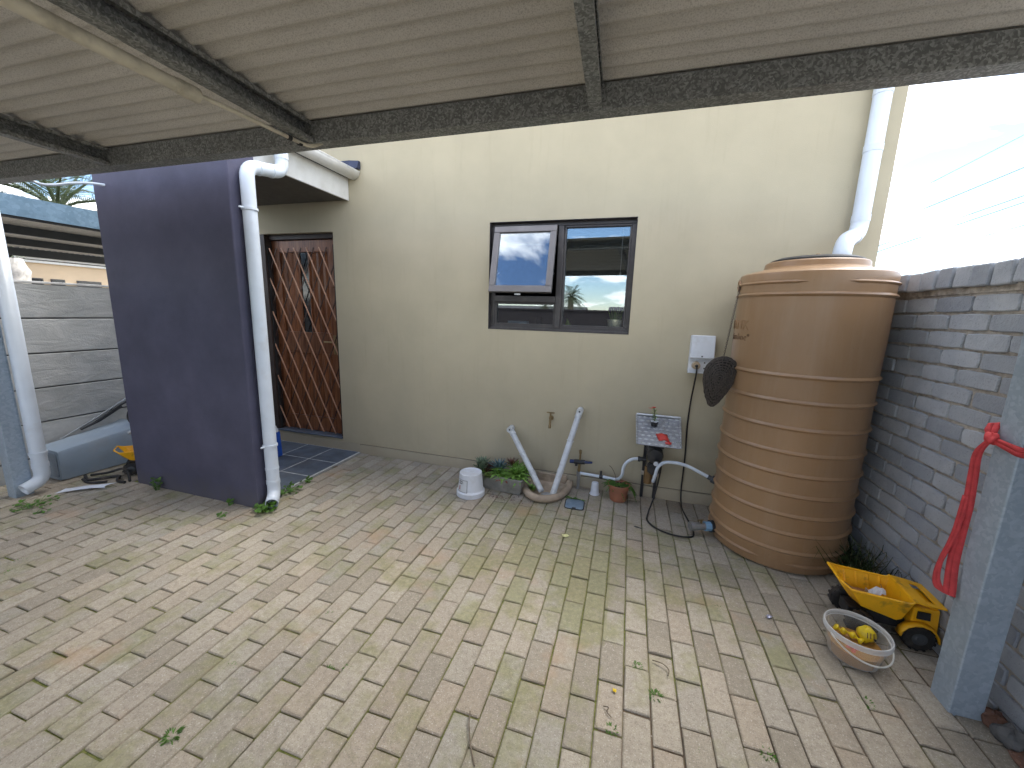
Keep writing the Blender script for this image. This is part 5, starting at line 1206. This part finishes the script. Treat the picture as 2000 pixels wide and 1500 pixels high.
hs = MB(); hs.tube(spline([(-4.42,-1.33,.014),(-4.30,-1.37,.012),(-4.22,-1.30,.014),(-4.15,-1.24,.016),(-4.06,-1.30,.012),(-3.97,-1.30,.012)], 8), .012, 8); hs.tube(spline([(-4.40,-1.30,.012),(-4.28,-1.25,.03),(-4.18,-1.19,.06),(-4.06,-1.22,.05),(-3.96,-1.27,.012)], 8), .010, 8); hs.tube(spline([(-4.35,-1.38,.012),(-4.22,-1.40,.010),(-4.12,-1.34,.012)], 8), .010, 8)
tag(hs.build('black_hose', RUBBER, smooth=50), 'tangled black hose on the paving by the grey bin', 'hose')
b = MB(); b.hexa([(-3.36,-.46,.0125),(-3.275,-.46,.0125),(-3.275,-.37,.0125),(-3.36,-.37,.0125)], [(-3.355,-.455,.275),(-3.28,-.455,.275),(-3.28,-.375,.275),(-3.355,-.375,.275)]); bb = b.build('blue_container', BLUEPL, bevel=.012)
tag(bb, 'blue plastic container with white cap behind the porch downpipe', 'container'); b = MB(); b.lathe([(.026,.275),(.026,.30),(.014,.315),(.010,.335),(0,.337)], (-3.30,-.415,0), 16); b.build('white_cap', WHITEPL, bb, smooth=40)
b = MB(); b.tube([(-4.72,-1.78,.02),(-4.60,-1.85,.035),(-4.50,-1.86,.02)], .014, 8); tag(b.build('pale_stick', PVCOLD, smooth=40), 'pale plastic stick on the ground left of the carport post', 'stick')

# ---------------------------------------------------------------- beyond the left fence
nc = thing('neighbour_carport', 'neighbouring carport with blue grey fascia beyond the fence', 'carport')
b = MB(); b.box(-6.02,-6.0,-5,3.2,2.325,2.525); b.build('fascia', NBLUE, nc)
b = MB(); b.box(-6.04,-6.021,-5,3.2,2.30,2.345); b.build('fascia_lip', BLACKPL, nc)
for x in (-7.0,-8.4):
    b = MB(); b.box(x-.05,x,-5,3.2,2.255,2.352); b.build('purlin', SLATM, nc)
b = MB(); b.box(-9.95,-9.9,-5,3.2,2.215,2.345); b.build('far_beam', SLATM, nc)
b = MB(); n = 108
b.loft([[(x, -5 + 8.2*k/(n*6), 2.362 + .010*math.cos(2*math.pi*k/6)) for k in range(n*6+1)] for x in (-6.03,-10.0)], close=False); b.build('roof_sheet', SHEET, nc, smooth=60)
for (x, y) in ((-6.1,-4.8),(-9.5,-4.8),(-6.1,3.0),(-9.5,3.1)):
    b = MB(); b.box(x-.05,x+.05,y-.05,y+.05,0,2.23); b.build('post', GALVPOST, nc)
nh = thing('neighbour_house', 'sand coloured neighbouring house with white eaves beyond the fence', 'house')
b = MB(); b.box(-22,-15,2.95,16,0,2.46); b.build('wall', FARWALL, nh)
b = MB(); b.box(-14.999,-14.90,2.8,16.2,2.44,2.50); b.box(-14.899,-14.80,2.8,16.2,2.52,2.60); b.build('eaves', WHITEPAINT, nh)
b = MB(); b.add([(-14.7,2.6,2.60),(-14.7,16.4,2.60),(-18.5,16.4,3.5),(-18.5,2.6,3.5),(-22.3,2.6,2.60),(-22.3,16.4,2.60)], [(0,1,2,3),(3,2,5,4)]); b.build('roof', ROOFTILE, nh, solid=.08)
for (y0, y1) in ((3.02,3.28),(3.43,3.70),(3.95,4.48),(5.6,6.8)):
    b = MB(); b.box(-14.995,-14.96,y0,y1,1.2,2.05); f = b.build('window', BRONZEALU, nh); b = MB(); b.box(-14.959,-14.955,y0+.02,y1-.02,1.24,2.03); b.build('pane', DARKGLASS, f)
np_ = thing('neighbour_porch_wall', 'dark purple porch wall of the house beyond the fence', 'wall')
b = MB(); b.box(-13.6,-12.6,.9,1.62,0,2.30); b.build('wall_block', DARKPAINT, np_)
b = MB(); b.box(-13.8,-12.5,.7,1.72,2.305,2.42); b.build('slab', WHITEPAINT, np_)
downpipe('downpipe', 'small white cranked downpipe on the neighbouring porch wall beyond the fence', [(-12.55,1.45,2.30),(-12.55,1.47,2.20),(-12.55,1.68,2.06),(-12.55,1.69,.2)], .05, [], [], rc=.12)
# palms
def palm(label, c, th, nf, L, seed, lmin=-.3, lmax=1.2, trunk_r=.16, wrapped=False):
    rd = random.Random(seed); t = thing('palm_tree', label, 'palm tree', loc=c)
    b = MB(); n = 26; b.loft([[(trunk_r*(1-.25*k/n + (.10 if k % 2 else 0))*math.cos(q), trunk_r*(1-.25*k/n + (.10 if k % 2 else 0))*math.sin(q), th*k/n) for q in [2*math.pi*j/14 for j in range(14)]] for k in range(n+1)], True, True, True); b.build('trunk', TRUNK, t, smooth=40)
    b = MB()
    for f in range(nf):
        a = 2.39996*f + rd.uniform(-.2,.2); e = lmin + (lmax-lmin)*((f+.5)/nf); d = Vector((math.cos(a)*math.cos(e), math.sin(a)*math.cos(e), math.sin(e))); l = L*rd.uniform(.8,1.05); dr_ = .55*math.cos(e)+.1
        pt = lambda u: Vector((0,0,th)) + d*l*u + Vector((0,0,-dr_*l*u*u)); s = d.cross(Vector((0,0,1))).normalized(); b.tube([pt(u) for u in (0,.2,.4,.6,.8,1)], [.03*L/2,.024*L/2,.018*L/2,.013*L/2,.008*L/2,.003], 5)
        m_ = 46
        for k in range(m_):
            u = .12 + .88*k/m_; p = pt(u); tg = (pt(u+.01)-p).normalized(); ll = L*.27*math.sin(math.pi*(.15+.8*u))
            for sg in (-1, 1):
                dd = (s*sg*.8 + tg*.65 + Vector((0,0,.18+rd.uniform(-.15,.1)))).normalized(); q = p + dd*ll; wv = tg*.0075*L/2
                md = p + dd*ll*.5 + Vector((0,0,-.0)); q.z -= ll*.18; b.add([p-wv, p+wv, md+wv, md-wv, q], [(0,1,2,3),(3,2,4)])
    b.build('crown', PALMLEAF, t); return t
palm('green feathery palm crown above the neighbouring carport at the left', (-16.6,2.75,0), 4.2, 20, 2.9, 3, -.05)
palm('palm crown with long spread fronds beside the dark wing wall', (-15.6,4.1,0), 4.0, 20, 2.9, 8, -.05)
b = MB(); rows = []
rdp = random.Random(4)
for k in range(9): rows.append([(-13.2+(.22+.05*math.sin(k*2.0))*math.cos(q)*rdp.uniform(.85,1.2), 2.05+(.20+.05*math.sin(k*2.0+1))*math.sin(q)*rdp.uniform(.85,1.2), .3+.26*k) for q in [2*math.pi*j/16 for j in range(16)]])
b.loft(rows, True, True, True); tag(b.build('wrapped_trunk', plain('pale_wrap', (.52,.48,.42), .6, var=.35, scale=9), smooth=50), 'pale sheeting wrapped round a trunk beyond the fence', 'wrapped trunk')

# ---------------------------------------------------------------- overhead lines at the right
for (a, c, lb) in (((14.082,26.68,8.46),(18.076,26.68,10.88),'topmost faint overhead wire in the right sky'), ((14.071,26.68,7.309),(19.837,26.68,10.101),'second overhead wire from the top in the right sky'), ((14.126,26.68,6.196),(20.126,26.68,8.652),'third overhead wire from the top in the right sky'), ((14.108,26.68,5.841),(20.195,26.68,8.306),'overhead wire just below the third one in the right sky'), ((15.683,26.68,5.524),(20.436,26.68,7.098),'lowest overhead wire above the brick wall in the right sky')):
    a, c = Vector(a), Vector(c); d = c - a; P_ = [a - d*1.2 + (c - a + d*2.6)*(k/24) for k in range(25)]
    b = MB(); b.tube(P_, (.016 if 'faint' in lb else .024), 5); tag(b.build('overhead_wire', CABLE), lb, 'wire')

# ---------------------------------------------------------------- across the drive, behind the camera (seen in the window glass)
b = MB(); b.box(-30, 12, -10.2, -10.0, 0, 1.62); b.box(-30, 12, -10.23, -9.97, 1.621, 1.68); tag(b.build('boundary_wall', BACKWALL), 'dark boundary wall reflected in the window glass', 'wall')
for k, (x0, x1, y, h_, lb) in enumerate(((-70,-40,-70,2.3,'low house with dark roof at the left of the window reflection'), (-34,-10,-82,2.2,'low house with dark roof in the middle of the window reflection'), (-4,22,-78,2.3,'low house with dark roof at the right of the window reflection'))):
    t = thing('far_house', lb, 'house'); b = MB(); b.box(x0, x1, y-7, y, 0, h_); b.build('wall', FARWALL, t)
    b = MB(); b.add([(x0-.5,y+.5,h_),(x1+.5,y+.5,h_),(x1+.5,y-3.5,h_+1.0),(x0-.5,y-3.5,h_+1.0),(x1+.5,y-7.5,h_),(x0-.5,y-7.5,h_)], [(0,1,2,3),(3,2,4,5)]); b.build('roof', ROOFTILE, t, solid=.1)
    for j in range(3):
        xx = x0 + (x1-x0)*(j+.5)/3; b = MB(); b.box(xx-.7, xx+.7, y+.002, y+.03, 1.0, 2.1); b.build('window', DARKGLASS, t)
palm('palm tree reflected in the right window pane', (-5.4,-33,0), 3.1, 30, 1.9, 21, -.6, 1.2, .3)
palm('small palm tree reflected beside the window mullion', (-8.4,-36,0), 2.3, 18, 1.4, 22, -.5, 1.2, .28)
